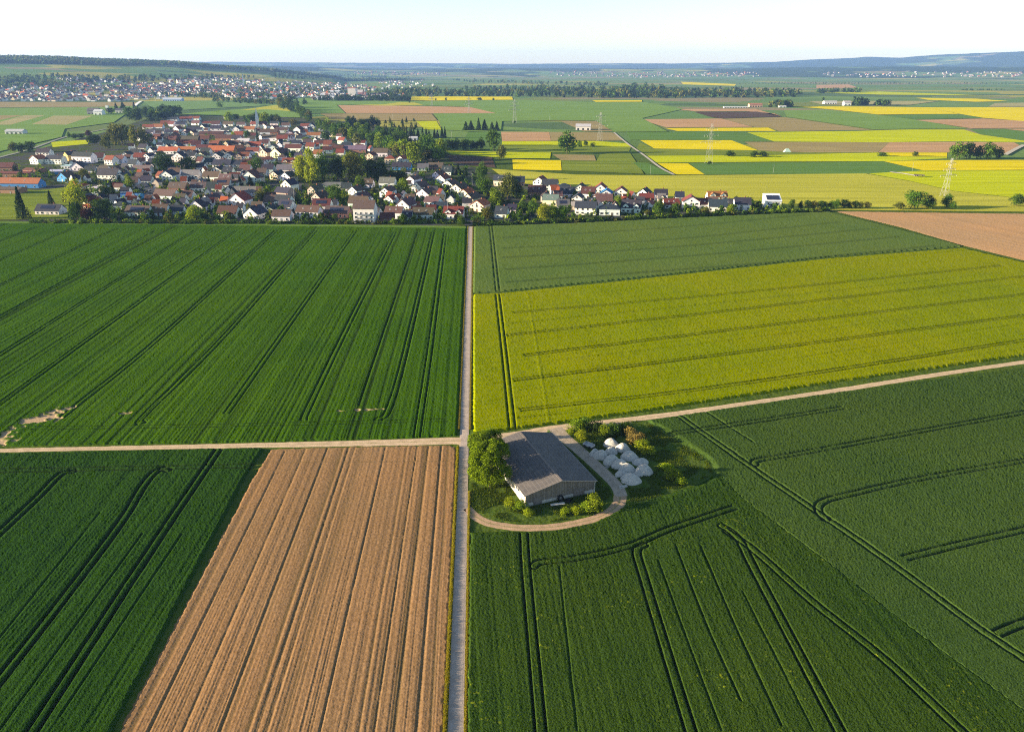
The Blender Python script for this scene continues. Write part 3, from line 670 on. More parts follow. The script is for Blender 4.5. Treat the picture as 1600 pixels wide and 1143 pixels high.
# ---------------------------------------------------------------- foliage
def leaf_cloud(n, size, kind, seed):
    """Leaf sprays through a crown's volume. Unit crown: height 0..1, half width 0.5. Returns vertices, quads, per-face v."""
    g = np.random.default_rng(seed)
    if kind in ('broad', 'bush', 'poplar'):
        k = {'broad': 26, 'bush': 12, 'poplar': 22}[kind]
        lo = {'broad': 0.16, 'bush': 0.0, 'poplar': 0.08}[kind]
        c = []
        while len(c) < k:
            p = g.uniform(-1, 1, 3); q = np.linalg.norm(p)
            if 0.35 < q < 1.0: c.append(p)
        c = np.array(c)
        cz = lo + (1 - lo) * (0.46 + 0.40 * c[:, 2])
        wide = np.where(cz < 0.45, 0.62 + 0.85 * (cz - lo), 1.0) if kind == 'broad' else np.ones(k)
        if kind == 'bush': cz = np.clip(0.1 + 0.62 * np.abs(c[:, 2]), 0.1, 0.75)
        cen = np.c_[c[:, :2] * 0.33 * wide[:, None], cz]
        rad = g.uniform(0.13, 0.23, k) * (1.25 if kind == 'bush' else 1.0)
        if n > 9000:                                          # close by: many boughs standing apart, a few filling the middle
            k = 58; c = g.normal(size=(k, 3)); c /= np.linalg.norm(c, axis=1)[:, None]; c *= np.where(np.arange(k) < 46, g.uniform(.86, 1.08, k), g.uniform(.2, .7, k))[:, None]
            cz = lo + (1 - lo) * (0.48 + 0.42 * c[:, 2]); cen = np.c_[c[:, :2] * 0.40 * np.clip(0.75 + 1.1 * (cz - lo), 0, 1)[:, None], cz]; rad = g.uniform(0.075, 0.15, k)
        w = rad ** 2; i = g.choice(k, n, p=w / w.sum())
        d = g.normal(size=(n, 3)); d /= np.linalg.norm(d, axis=1)[:, None]
        d[:, 2] = np.where(d[:, 2] < -0.5, -d[:, 2], d[:, 2])
        rr = rad[i] * np.clip(g.normal(0.93, 0.16, n), 0.3, 1.25)
        pos = cen[i] + d * rr[:, None] * np.array([1, 1, 0.8])
        out = d
        tone = g.uniform(0.25, 0.75, k)[i]
    else:                                                     # conifer: whorls of drooping boughs
        t = g.random(n) ** 0.72                               # 0 top .. 1 foot
        z = 1 - 0.95 * t
        a = g.uniform(0, 2 * math.pi, n)
        lay = np.abs(((t * 13) % 1) - 0.5) * 2
        r = (0.03 + 0.46 * t) * (0.70 + 0.30 * lay) * np.clip(g.normal(0.9, 0.16, n), 0.35, 1.2) * (0.85 + 0.2 * np.sin(a * 3 + t * 9))
        pos = np.c_[r * np.cos(a), r * np.sin(a), z - 0.05 * r]
        out = np.c_[np.cos(a), np.sin(a), 0.45 + 0 * a]
        tone = g.uniform(0.3, 0.7, n)
    if kind != 'conifer':
        q97 = np.quantile(np.hypot(pos[:, 0], pos[:, 1]), 0.96); pos[:, :2] *= 0.48 / q97
        pos[:, 2] = lo + (pos[:, 2] - np.quantile(pos[:, 2], 0.02)) * (0.98 - lo) / (np.quantile(pos[:, 2], 0.985) - np.quantile(pos[:, 2], 0.02))
    nrm = out + 0.75 * g.normal(size=(n, 3)); nrm /= np.linalg.norm(nrm, axis=1)[:, None]
    up = g.normal(size=(n, 3))
    p = np.cross(nrm, up); p /= np.linalg.norm(p, axis=1)[:, None]; q = np.cross(nrm, p)
    s = size * g.uniform(0.6, 1.3, n)[:, None]
    bow = nrm * s * 0.25
    v = np.stack([pos - p * s, pos - q * s * 0.62 + bow, pos + p * s, pos + q * s * 0.62 + bow], 1).reshape(-1, 3)
    f = np.arange(4 * n).reshape(n, 4)
    tone = np.clip(tone + g.normal(0, 0.2, n), 0, 1)
    return v, f, tone
def trunk_mesh(kind, seed):
    g = random.Random(seed); b = MB()
    top = 0.55 if kind != 'conifer' else 0.9
    b.bar((0, 0, 0), (0.01, 0, 0.25), 0.03, 0.022, 7); b.bar((0.01, 0, 0.25), (0, 0.015, top), 0.022, 0.007, 6)
    if kind != 'conifer':
        for k in range(5):
            a = k * 2.4 + g.random(); z = 0.2 + 0.06 * k
            b.bar((0.01, 0, z), (0.22 * math.cos(a), 0.22 * math.sin(a), z + 0.2), 0.012, 0.004, 5)
    return b.mesh('trunk', BARK)
CROWNS = {}
def crown_mesh(kind, lod, var):
    key = (kind, lod, var)
    if key not in CROWNS:
        n, s = {'hero': (24000, 0.017), 'near': (2200, 0.038), 'mid': (800, 0.062), 'far': (260, 0.10)}[lod]
        if kind == 'conifer': s *= 0.8; n = int(n * 1.1)
        if kind == 'bush': n = int(n * 0.55); s *= 1.25
        v, f, t = leaf_cloud(n, s, kind, 100 + var * 17 + len(kind))
        CROWNS[key] = (mesh('crown', v, f, LEAF, None, False, [('v', 'FACE', 'FLOAT', t)]), trunk_mesh(kind, var))
    return CROWNS[key]
LEAFCOL = dict(sunlit=(0.15, 0.25, 0.012), dark=(0.036, 0.072, 0.016), green=(0.066, 0.130, 0.018), lime=(0.150, 0.230, 0.016), yellow=(0.23, 0.30, 0.018), olive=(0.115, 0.130, 0.028),
               fir=(0.026, 0.050, 0.020), purple=(0.060, 0.026, 0.026), gold=(0.50, 0.38, 0.01), tan=(0.24, 0.19, 0.07), pale=(0.14, 0.17, 0.05))
_tv = 0
def tree(base, h, w, kind, colour, label, name=None, cat=None, group=None, lod='mid', rz=None):
    global _tv
    _tv += 1
    cm, tm = crown_mesh(kind, lod, _tv % (4 if lod != 'hero' else 7))
    name = name or {'broad': 'broadleaf_tree', 'conifer': 'conifer_tree', 'poplar': 'poplar_tree', 'bush': 'bush'}[kind]
    rz = random.uniform(0, 6.28) if rz is None else rz
    j = random.uniform(0.85, 1.18)
    c = tuple(k * j * random.uniform(0.93, 1.07) for k in LEAFCOL[colour])
    cat = cat or {'bush': 'bush'}.get(kind, 'tree')
    if kind == 'bush':
        o = obj(name, cm, None, base, rz, c); o.scale = (w, w, h)
        return tag(o, label, cat, group)
    r = empty(name, base, rz); tag(r, label, cat, group)
    o = obj('crown', cm, r, None, 0, c); o.scale = (w, w, h)
    t = obj('trunk', tm, r); t.scale = (h * 0.8, h * 0.8, h)
    return r
def ptree(px, py, hp, wp, kind, colour, label, **kw):
    b = WT(px, py); m = mpp(min(py, 400)) if b[1] < 2600 else math.hypot(b[0], b[1]) / FOC
    return tree(b, hp * m, wp * m, kind, colour, label, **kw)

# ---------------------------------------------------------------- the barn and its yard
def build_barn():
    bw, bd, eave, ridge = 19.7, 28.5, 3.7, 5.9
    root = empty('barn', (3.45, 160.6, 0), R(21.0))
    tag(root, 'long low barn with weathered dark sheet roof standing at the track crossing', 'barn')
    boards = plain('weathered_boards', (0.19, 0.165, 0.14), 0.45, 1.0, 0.9, 0.02, 0, (3.5, 3.5, 0.12))
    conc = plain('pale_concrete_plinth', (0.42, 0.40, 0.37), 0.2, 1.2, 0.9, 0.02)
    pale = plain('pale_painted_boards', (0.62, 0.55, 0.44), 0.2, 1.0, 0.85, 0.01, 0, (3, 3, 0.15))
    m, n, l, b = nt('fibre_cement_sheet')
    tc = n.new('ShaderNodeTexCoord').outputs['Object']
    f = ramp(n, l, noise(n, l, 0.35, 6, 0.7, tc), 0.3, 0.7); g = ramp(n, l, noise(n, l, 3.0, 4, 0.7, tc), 0.35, 0.75)
    c = mixc(n, l, f, (0.078, 0.074, 0.076), (0.135, 0.118, 0.110))
    c = mixc(n, l, mulv(n, l, g, 0.35), c, (0.06, 0.055, 0.055))
    br = n.new('ShaderNodeTexBrick'); br.inputs['Scale'].default_value = 1.0; br.offset = 0
    br.inputs['Brick Width'].default_value = 1.1; br.inputs['Row Height'].default_value = 2.4; br.inputs['Mortar Size'].default_value = 0.035
    l.new(tc, br.inputs['Vector']); c = mixc(n, l, mulv(n, l, br.outputs['Fac'], 0.5), c, (0.25, 0.23, 0.21))
    l.new(c, b.inputs['Base Color']); b.inputs['Roughness'].default_value = 0.7; b.inputs['Specular IOR Level'].default_value = 0.15
    w = n.new('ShaderNodeTexWave'); w.bands_direction = 'Y'; w.inputs['Scale'].default_value = 1.8; l.new(tc, w.inputs['Vector']); bump(n, l, b, w.outputs['Fac'], 0.015)
    roofm = m
    pl = MB(); t = 0.16
    pl.box(-0.04, -0.04, 0, bw + 0.04, 0.2, 1.0); pl.box(-0.04, bd - 0.2, 0, bw + 0.04, bd + 0.04, 1.0); pl.box(-0.04, 0.2, 0, 0.2, bd - 0.2, 0.9); pl.box(bw - 0.2, 0.2, 0, bw + 0.04, bd - 0.2, 0.9)
    obj('plinth', pl.mesh('plinth', conc), root)
    for nm, y0, y1 in (('gable_wall', 0, t), ('gable_wall', bd - t, bd)):
        mb = MB(); z0 = 1.0
        a = [(0, y0, z0), (bw, y0, z0), (bw, y0, eave), (bw / 2, y0, ridge), (0, y0, eave)]
        mb.add(a + [(p[0], y1, p[2]) for p in a], [(0, 1, 2, 3, 4), (9, 8, 7, 6, 5), (0, 5, 6, 1), (1, 6, 7, 2), (2, 7, 8, 3), (3, 8, 9, 4), (4, 9, 5, 0)])
        if y0 == 0:                                           # cover battens and a mid rail, standing proud of the boards
            for k in range(26):
                x = 0.5 + k * 0.75; top = eave + (ridge - eave) * (1 - abs(x - bw / 2) / (bw / 2)) - 0.12
                mb.box(x, -0.045, z0 + 0.002, x + 0.09, -0.002, top)
            mb.box(0.1, -0.085, 2.35, bw - 0.1, -0.047, 2.5)
        obj(nm, mb.mesh(nm, boards), root)
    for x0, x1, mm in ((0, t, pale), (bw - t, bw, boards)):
        mb = MB(); mb.box(x0, t + 0.003, 0.9, x1, bd - t - 0.003, eave - 0.02)
        for k in range(18):
            y = 1.0 + k * 1.55; xx = x0 - 0.05 if x0 == 0 else x1 + 0.002
            mb.box(xx, y, 0.92, xx + 0.048, y + 0.1, eave - 0.1)
        obj('side_wall', mb.mesh('side_wall', mm), root)
    oh = 0.55
    sl = (ridge - eave) / (bw / 2)
    def rz(x): return eave + sl * (x if x < bw / 2 else bw - x) + 0.12
    for s in (0, 1):
        mb = MB(); nb = 26
        xa, xb = (-oh, bw / 2 - 0.02) if s == 0 else (bw / 2 + 0.02, bw + oh)
        mb.slab([(xa, -oh, rz(xa) if s == 0 else rz(xa)), (xb, -oh, rz(xb)), (xb, bd + oh, rz(xb)), (xa, bd + oh, rz(xa))], 0.09)
        obj('roof', mb.mesh('roof', roofm), root)
    mb = MB(); mb.slab([(bw / 2 - 0.28, -oh - 0.02, rz(bw / 2) + 0.0), (bw / 2 + 0.28, -oh - 0.02, rz(bw / 2) + 0.0), (bw / 2 + 0.28, bd + oh, rz(bw / 2) + 0.0), (bw / 2 - 0.28, bd + oh, rz(bw / 2) + 0.0)], 0.05)
    obj('ridge_cap', mb.mesh('ridge_cap', plain('ridge_capping', (0.20, 0.17, 0.15), 0.2)), root)
    # pale verge boards along the gable edges
    mb = MB(); v = [(-oh, -oh - 0.05, rz(-oh) - 0.18), (bw / 2, -oh - 0.05, rz(bw / 2) - 0.18), (bw + oh, -oh - 0.05, rz(bw + oh) - 0.18)]
    for a, b2 in ((v[0], v[1]), (v[1], v[2])):
        mb.add([a, b2, (b2[0], b2[1], b2[2] + 0.2), (a[0], a[1], a[2] + 0.2), (a[0], a[1] + 0.04, a[2]), (b2[0], b2[1] + 0.04, b2[2]), (b2[0], b2[1] + 0.04, b2[2] + 0.2), (a[0], a[1] + 0.04, a[2] + 0.2)],
               [(0, 1, 2, 3), (7, 6, 5, 4), (3, 2, 6, 7), (0, 4, 5, 1), (0, 3, 7, 4), (1, 5, 6, 2)])
    obj('bargeboard', mb.mesh('bargeboard', plain('old_board', (0.36, 0.30, 0.25), 0.2)), root)
    gt = MB(); gt.bar((bw + oh + 0.06, -oh, rz(bw + oh) - 0.1), (bw + oh + 0.06, bd + oh, rz(bw + oh) - 0.1), 0.09, None, 8)
    obj('gutter', gt.mesh('gutter', METAL), root)
    dp = MB(); dp.bar((bw + 0.12, -0.12, 0), (bw + 0.12, -0.12, eave - 0.4), 0.07, None, 8); dp.bar((bw + 0.12, -0.12, eave - 0.4), (bw + oh + 0.06, -0.12, rz(bw + oh) - 0.14), 0.07, None, 8)
    obj('downpipe', dp.mesh('downpipe', plain('white_pipe', (0.7, 0.7, 0.68), 0.1)), root)
    # two boarded doors in the gable and a framed opening low in it
    for x0, x1, z1 in ((2.2, 4.6, 2.3), (13.6, 16.8, 2.3)):
        d = MB(); d.box(x0, -0.13, 0.05, x1, -0.09, z1)
        for zz in (0.4, z1 - 0.35): d.box(x0 + 0.1, -0.17, zz, x1 - 0.1, -0.132, zz + 0.15)
        obj('door', d.mesh('door', plain('old_door', (0.17, 0.15, 0.14), 0.35, 1.5, 0.9, 0, 0, (4, 4, 0.2))), root)
    for y in (4, 9, 14):
        wmb = MB(); wmb.box(-0.10, y, 2.1, -0.06, y + 2.4, 2.9, 1)
        for a, b3 in ((y - 0.08, y), (y + 1.16, y + 1.24), (y + 2.4, y + 2.48)): wmb.box(-0.13, a, 2.02, -0.062, b3, 2.98, 0)
        wmb.box(-0.13, y, 2.02, -0.062, y + 2.4, 2.1, 0); wmb.box(-0.13, y, 2.9, -0.062, y + 2.4, 2.98, 0)
        obj('window', wmb.mesh('window', [FRAME, GLASS]), root)
    return root
build_barn()
def local(x, y, z=0):      # a point in the barn's own axes
    a = R(21.0); return (3.45 + x * math.cos(a) - y * math.sin(a), 160.6 + x * math.sin(a) + y * math.cos(a), z)

RUBBER = plain('tyre_rubber', (0.02, 0.02, 0.02), 0.3, 3, 0.8)
def tyre_mesh(R0=0.85, r=0.27):
    b = MB(); n = 28; prof = [(R0 - r * 1.5, -r * 0.75), (R0 - r * 0.35, -r), (R0 - 0.03, -r * 0.8), (R0, 0), (R0 - 0.03, r * 0.8), (R0 - r * 0.35, r), (R0 - r * 1.5, r * 0.75)]
    for i in range(n):
        t = 2 * math.pi * i / n; lug = 0.035 if i % 2 else 0.0
        b.v += [((rr + (lug if rr > R0 - 0.05 else 0)) * math.cos(t), yy, (rr + (lug if rr > R0 - 0.05 else 0)) * math.sin(t)) for rr, yy in prof]
    k = len(prof)
    for i in range(n):
        for j in range(k):
            b.f.append((i * k + j, i * k + (j + 1) % k, ((i + 1) % n) * k + (j + 1) % k, ((i + 1) % n) * k + j)); b.m.append(0)
    return b.mesh('tractor_tyre', RUBBER, True)
ty = tyre_mesh()
o = obj('tractor_tyre', ty, None, local(9.6, -0.75, 0.86), R(21)); o.rotation_euler = (R(-14), 0, R(21)); tag(o, 'big black tractor tyre leaning on the barn gable', 'tyre', 'old tyres at the barn')
o = obj('tractor_tyre', ty, None, local(11.4, -1.6, 0.28)); o.rotation_euler = (R(90), 0, 0.4); tag(o, 'black tractor tyre lying flat in the weeds before the gable', 'tyre', 'old tyres at the barn')
pk = MB()
for k in range(5): pk.box(-1.9, -0.5 + 0.2 * k, 0.25 + 0.02 * (k % 2), 1.9, -0.33 + 0.2 * k, 0.31 + 0.02 * (k % 2))
for x in (-1.4, 0, 1.4): pk.box(x - 0.06, -0.5, 0.0, x + 0.06, 0.47, 0.245)
o = obj('plank_rack', pk.mesh('plank_rack', plain('bleached_planks', (0.55, 0.53, 0.50), 0.15, 2)), None, local(8.2, -2.0), R(14)); tag(o, 'low rack of bleached planks on the grass before the gable', 'plank rack')
def farm_cart(pos, rz):
    r = empty('farm_cart', pos, rz); tag(r, 'small grey farm cart parked in the weeds behind the heaps', 'cart')
    b = MB(); b.box(-1.6, -0.9, 0.55, 1.6, 0.9, 0.66); b.box(-1.6, -0.9, 0.66, 1.6, -0.84, 1.15); b.box(-1.6, 0.84, 0.66, 1.6, 0.9, 1.15); b.box(-1.6, -0.838, 0.66, -1.54, 0.838, 1.15); b.box(1.54, -0.838, 0.66, 1.6, 0.838, 1.15)
    obj('body', b.mesh('body', plain('grey_boards', (0.42, 0.42, 0.42), 0.2)), r)
    d = MB(); d.bar((1.6, 0, 0.5), (2.8, 0, 0.35), 0.05, None, 6); obj('drawbar', d.mesh('drawbar', METAL), r)
    wmesh = tyre_mesh(0.4, 0.12)
    for x in (-0.9, 0.9):
        for y in (-0.95, 0.95): obj('wheel', wmesh, r, (x, y, 0.41))
farm_cart(W(920, 698), R(-40))

def Q(x, y): return W(860 + x / 5.714, 640 + y / 5.714)
sheet, _n, _l, _b = nt('weathered_white_fleece')
_tc = _n.new('ShaderNodeTexCoord').outputs['Object']
_f = ramp(_n, _l, noise(_n, _l, 1.2, 5, 0.7, _tc), 0.3, 0.75)
_w = ramp(_n, _l, noise(_n, _l, 3.0, 6, 0.75, _tc), 0.48, 0.66)
_l.new(mixc(_n, _l, mulv(_n, _l, _w, 0.55), mixc(_n, _l, _f, (0.34, 0.325, 0.29), (0.56, 0.53, 0.47)), (0.28, 0.27, 0.25)), _b.inputs['Base Color'])
bump(_n, _l, _b, noise(_n, _l, 4.0, 4, 0.7, _tc), 0.08)
HEAPS = [(548, 345, 150, 112, 'sunlit white covered heap at the top of the group by the bushes'),
         (652, 388, 140, 112, 'sunlit white covered heap behind the tan brush strip'),
         (548, 405, 125, 85, 'small shaded white heap between the lane side pair and the sunlit top'),
         (400, 420, 100, 90, 'lower white heap against the lane, at its weedy edge'),
         (455, 452, 140, 120, 'domed white covered heap on the lane side, paired with a lower one'),
         (718, 462, 168, 112, 'sunlit white heap in the middle of the brush side row'),
         (553, 502, 160, 125, 'white covered heap in the middle of the lane side row'),
         (630, 540, 170, 120, 'long white heap squeezed behind the tallest middle one'),
         (692, 572, 160, 118, 'tallest white covered heap in the middle of the group'),
         (818, 505, 150, 78, 'low white heap at the grass side, behind a larger one'),
         (848, 592, 165, 125, 'big white covered heap at the grass side corner'),
         (642, 606, 125, 75, 'small wrinkled white heap tucked before the tallest one'),
         (792, 602, 100, 62, 'small low white heap wedged between the two big front ones'),
         (730, 676, 192, 125, 'broad white covered heap at the front end, closest to the lane bend')]
for k, (x, y, w, h, lab) in enumerate(HEAPS):
    g = np.random.default_rng(300 + k)
    front = Q(x, y); m = mpp(640 + y / 5.714) / 5.714
    rx = w * m / 2; hh = h * m * 0.80 - rx * 0.28; ry = rx * 0.95
    nu, nv = 72, 34
    th = np.linspace(0, 2 * np.pi, nu, endpoint=False); ph = np.linspace(0, 1, nv)
    T, Pp = np.meshgrid(th, ph)
    prof = (np.cos(np.pi / 2 * Pp ** 1.15) ** 0.85) * 0.8 + 0.2 * (1 - Pp)
    ex, ey = np.cos(T) * Pp, np.sin(T) * Pp
    wob = 1 + 0.07 * np.sin(2 * T + g.random() * 6) + 0.05 * np.sin(3 * T + g.random() * 6) + 0.10 * (vnoise(np.cos(T) * 2.2 + k * 7 + 50, np.sin(T) * 2.2 + 50) - .5)
    lump = vnoise(ex * 2.4 + k * 13 + 60, ey * 2.4 + 60) - .5
    fine = np.abs(vnoise(ex * 7 + k * 11 + 90, ey * 7 + 90) - .5) + 0.6 * np.abs(vnoise(ex * 15 + k * 5 + 90, ey * 15 + 90) - .5)
    X = rx * Pp * wob * np.cos(T); Y = ry * Pp * wob * np.sin(T)
    Z = hh * (prof + 0.15 * lump * np.sin(np.pi * np.clip(Pp * 0.9 + .1, 0, 1)) - 0.10 * fine * (1 - 0.3 * Pp))
    Z[-1] = -0.05
    i = np.arange(nu * nv).reshape(nv, nu)
    f = np.stack([i[:-1], np.roll(i[:-1], -1, 1), np.roll(i[1:], -1, 1), i[1:]], -1).reshape(-1, 4)
    me = mesh('covered_heap', np.stack([X, Y, Z], -1).reshape(-1, 3), f[:, ::-1].copy(), sheet, None, True)
    o = obj('covered_heap', me, None, (front[0], front[1] + ry * 0.95, 0), g.uniform(0, 0.5))
    tag(o, lab, 'heap', 'white covered heaps in the barn yard')
b = MB(); b.box(-1.2, -0.5, 0.0, 1.1, 0.4, 0.12); b.box(-0.4, -0.3, 0.122, 1.3, 0.55, 0.22); b.box(-1.0, -0.1, 0.224, 0.3, 0.5, 0.30)
tag(obj('folded_sheet', b.mesh('folded_sheet', sheet), None, Q(650, 690), 0.4), 'folded white sheets lying flat by the lane end of the heaps', 'sheet')
b = MB()
for k in range(3): b.box(-0.6, -0.6 + 0.5 * k, 0.0, 0.6, -0.45 + 0.5 * k, 0.1)
for k in range(6): b.box(-0.6 + 0.21 * k, -0.6, 0.102, -0.46 + 0.21 * k, 0.56, 0.13)
tag(obj('pallet', b.mesh('pallet', plain('pallet_wood', (0.4, 0.36, 0.32), 0.3)), None, Q(505, 510), 0.8), 'grey wooden pallet lying between the lane and the heaps', 'pallet')

# the two big trees by the barn
for (bx, by, top, wd, lab) in ((-5.9, 170.6, 690, 11.8, 'big leafy bright green tree beside the barn, in front of its twin'), (-6.8, 180.5, 675, 11.0, 'big leafy green tree at the crossing, behind the one in front of it')):
    tree((bx, by, 0), height_to((bx, by), top) * 0.98, wd, 'broad', 'sunlit', lab, lod='hero', group='big trees beside the barn')
YB = [  # yard bushes: (photo px, py) of the foot, width and height in metres, colour, label
 (903, 671, 5.2, 3.6, 'lime', 'bright green bush at the corner of the lane and the track'), (917, 668, 4.6, 3.6, 'green', 'green bush along the track, second from the lane corner'),
 (907, 687, 4.2, 3.4, 'yellow', 'yellow green bush beside the lane, in front of the corner bush'), (932, 672, 4.4, 3.2, 'dark', 'dark green bush along the track behind the cart'),
 (944, 680, 3.6, 3.6, 'lime', 'upright lime green bush behind the topmost heap'), (960, 676, 5.0, 3.2, 'green', 'green bush along the track behind the tan brush'),
 (955, 684, 3.2, 2.2, 'dark', 'dark low bush close behind the topmost heap'), (975, 674, 5.0, 2.8, 'dark', 'dark bush at the track end of the tan brush'),
 (986, 681, 4.4, 3.0, 'tan', 'tan dry brush clump closest to the track'), (993, 691, 5.4, 3.0, 'tan', 'tan dry brush clump in the middle of the strip'),
 (1003, 699, 5.0, 2.6, 'yellow', 'yellowish brush clump at the middle of the brush strip'), (1011, 706, 4.2, 2.0, 'yellow', 'low yellow brush at the heap end of the strip'),
 (1043, 735, 3.8, 2.4, 'yellow', 'yellow green bush alone on the shaded grass'), (1052, 746, 4.6, 3.0, 'lime', 'lime green bush alone on the shaded grass, the larger of two'), (1062, 756, 3.2, 1.8, 'yellow', 'low bush at the end of the lone pair on the shaded grass'),
 (928, 794, 4.8, 3.8, 'lime', 'large lime green bush at the shaded corner of the barn gable'), (915, 797, 3.4, 2.2, 'lime', 'smaller green bush beside the large one at the gable'), (900, 800, 3.0, 1.5, 'yellow', 'low weedy bush in front of the tyres'),
 (812, 796, 3.4, 2.4, 'lime', 'lime green bush at the sunlit corner of the barn'), (797, 788, 3.2, 1.9, 'yellow', 'low yellow green bush under the big tree by the barn'), (826, 803, 2.8, 1.4, 'yellow', 'low weedy bush in front of the barn corner'),
 (858, 684, 2.2, 2.4, 'green', 'small green bush peeking over the rear corner of the barn'), (882, 803, 2.8, 1.3, 'yellow', 'low weeds clump in front of the gable middle'),
 (893, 676, 2.6, 1.6, 'yellow', 'small yellow green bush at the lane mouth')]
for px, py, w, h, c, lab in YB:
    tree(W(px, py), h, w * 1.15, 'bush', c, lab, lod='near')

# grass standing along the roads and over the yard
def blades(name, label, pts, hgt, wid, col1, col2, seed, kind='stuff'):
    g = np.random.default_rng(seed); n = len(pts)
    a = g.uniform(0, np.pi, n); h = hgt * g.uniform(0.35, 1.35, n); w = wid * g.uniform(0.6, 1.4, n)
    dx = np.cos(a) * w; dy = np.sin(a) * w
    lean = g.normal(0, 0.25, (n, 2)) * h[:, None]
    p = np.c_[pts, np.zeros(n)]
    v = np.stack([p + np.c_[-dx, -dy, 0 * h - 0.02], p + np.c_[dx, dy, 0 * h - 0.02], p + np.c_[lean, h]], 1).reshape(-1, 3)
    f = np.arange(3 * n).reshape(n, 3)
    t = g.random(n)[:, None] ** 1.3
    col = np.repeat(np.c_[(1 - t) * np.array(col1) + t * np.array(col2), np.ones(n)], 3, axis=0)
    me = mesh(name, v, f, LEAF_A, None, False, [('v', 'FACE', 'FLOAT', g.uniform(0.2, 0.7, n)), ('col', 'POINT', 'FLOAT_COLOR', col)])
    return tag(obj(name, me), label, 'grass', kind=kind)
def road_x(Y): return -5.347 - 0.0466 * Y
def along(n, y0, y1, off, spread, g):
    Y = y0 + (y1 - y0) * g.random(n) ** 1.6
    return np.c_[road_x(Y) + off + g.normal(0, spread, n), Y]
g = np.random.default_rng(5)
keep = lambda P: P[(np.abs(P[:, 1] - 198.3) > 5.5)]
blades('grass', 'tall yellow green grass on the field side of the farm road', keep(along(30000, 75, 197, -1.85, 0.16, g)), 0.55, 0.05, (0.20, 0.20, 0.015), (0.36, 0.30, 0.03), 31)
blades('grass', 'yellow grass edge on the barn side of the farm road', along(24000, 75, 168, 1.75, 0.13, g), 0.4, 0.05, (0.20, 0.21, 0.015), (0.38, 0.30, 0.04), 32)
blades('grass', 'grass fringe of the farm road between wheat and barley', np.r_[along(16000, 204, 520, -1.75, 0.14, g), along(16000, 204, 520, 1.75, 0.14, g)], 0.4, 0.06, (0.14, 0.15, 0.02), (0.30, 0.24, 0.05), 33)
YARD = np.array([W(*p)[:2] for p in [(734, 700), (760, 690), (800, 690), (880, 668), (1005, 655), (1062, 690), (1108, 718), (1116, 742), (1030, 776), (975, 790), (930, 806), (862, 816), (790, 815), (745, 800), (733, 790)]])
P = np.c_[g.uniform(YARD[:, 0].min(), YARD[:, 0].max(), 120000), g.uniform(YARD[:, 1].min(), YARD[:, 1].max(), 120000)]
ok = poly_sd(YARD, P[:, 0], P[:, 1]) > 0.3
lane = [W(*p)[:2] for p in [(866, 669), (905, 703), (962, 757), (971, 775), (966, 788), (942, 805)]]
ok &= line_d(lane, P[:, 0], P[:, 1]) > 2.3
a_ = R(21); bx = (P[:, 0] - 3.45) * math.cos(a_) + (P[:, 1] - 160.6) * math.sin(a_); by = -(P[:, 0] - 3.45) * math.sin(a_) + (P[:, 1] - 160.6) * math.cos(a_)
ok &= ~((bx > -0.3) & (bx < 20) & (by > -0.2) & (by < 28.8))
ok &= vnoise(P[:, 0] / 3.0, P[:, 1] / 3.0) > 0.34
blades('grass', 'rough yard grass round the barn and the heaps', P[ok], 0.40, 0.07, (0.045, 0.09, 0.010), (0.12, 0.15, 0.018), 34)

# ---------------------------------------------------------------- the village
def village_ground():
    px = [(-60, 240), (0, 247), (60, 233), (170, 205), (215, 190), (290, 178), (420, 180), (540, 190), (640, 205), (690, 236), (740, 262), (770, 266), (800, 285), (900, 300), (1000, 319), (1100, 323), (1250, 319), (1290, 328), (1310, 330), (1100, 339), (900, 349), (741, 354), (729, 354), (380, 350), (0, 347), (-60, 347)]
    m, n, l, b = nt('village_ground')
    p = worldpos(n)
    a1 = ramp(n, l, noise(n, l, 0.045, 3, 0.5, p), 0.42, 0.56); a2 = ramp(n, l, noise(n, l, 0.3, 4, 0.7, p), 0.3, 0.7)
    gr = mixc(n, l, a2, (0.03, 0.05, 0.012), (0.085, 0.11, 0.02)); pv = mixc(n, l, a2, (0.04, 0.042, 0.042), (0.09, 0.088, 0.085))
    l.new(mixc(n, l, a1, gr, pv), b.inputs['Base Color'])
    pts = [WT(*q) for q in px]; n_ = len(pts)
    mb = MB(); mb.add([(q[0], q[1], 0.14) for q in pts], [tuple(range(n_))])
    me = mb.mesh('terrain', m)
    if me.polygons[0].normal.z < 0: me.flip_normals()
    tag(obj('terrain', me), 'gardens and paved yards between the village houses', 'gardens', kind='structure')
village_ground()
street = track_mat('village_asphalt', (0.085, 0.085, 0.09))
for lab, pts, w in (('dark asphalt street between the dense rows of gabled houses', [(466, 349), (467, 320), (468, 285)], 8), ('dark street dropping from the tall trees to the farm road', [(650, 266), (664, 288), (690, 305), (716, 325), (732, 340), (735, 353)], 8),
                    ('dark street beside the white apartment block', [(588, 349), (582, 322), (575, 305)], 8), ('dark street near the red roofed corner house', [(345, 340), (352, 315), (358, 300)], 7),
                    ('street along the backs of the front houses', [(200, 316), (330, 318), (466, 318), (580, 318), (700, 320)], 6), ('lane between the houses at the hedge end of the village', [(745, 345), (830, 336), (950, 326), (1060, 322)], 5)):
    strip('road', lab, 'road', pts, w, street, 0.20, 6)

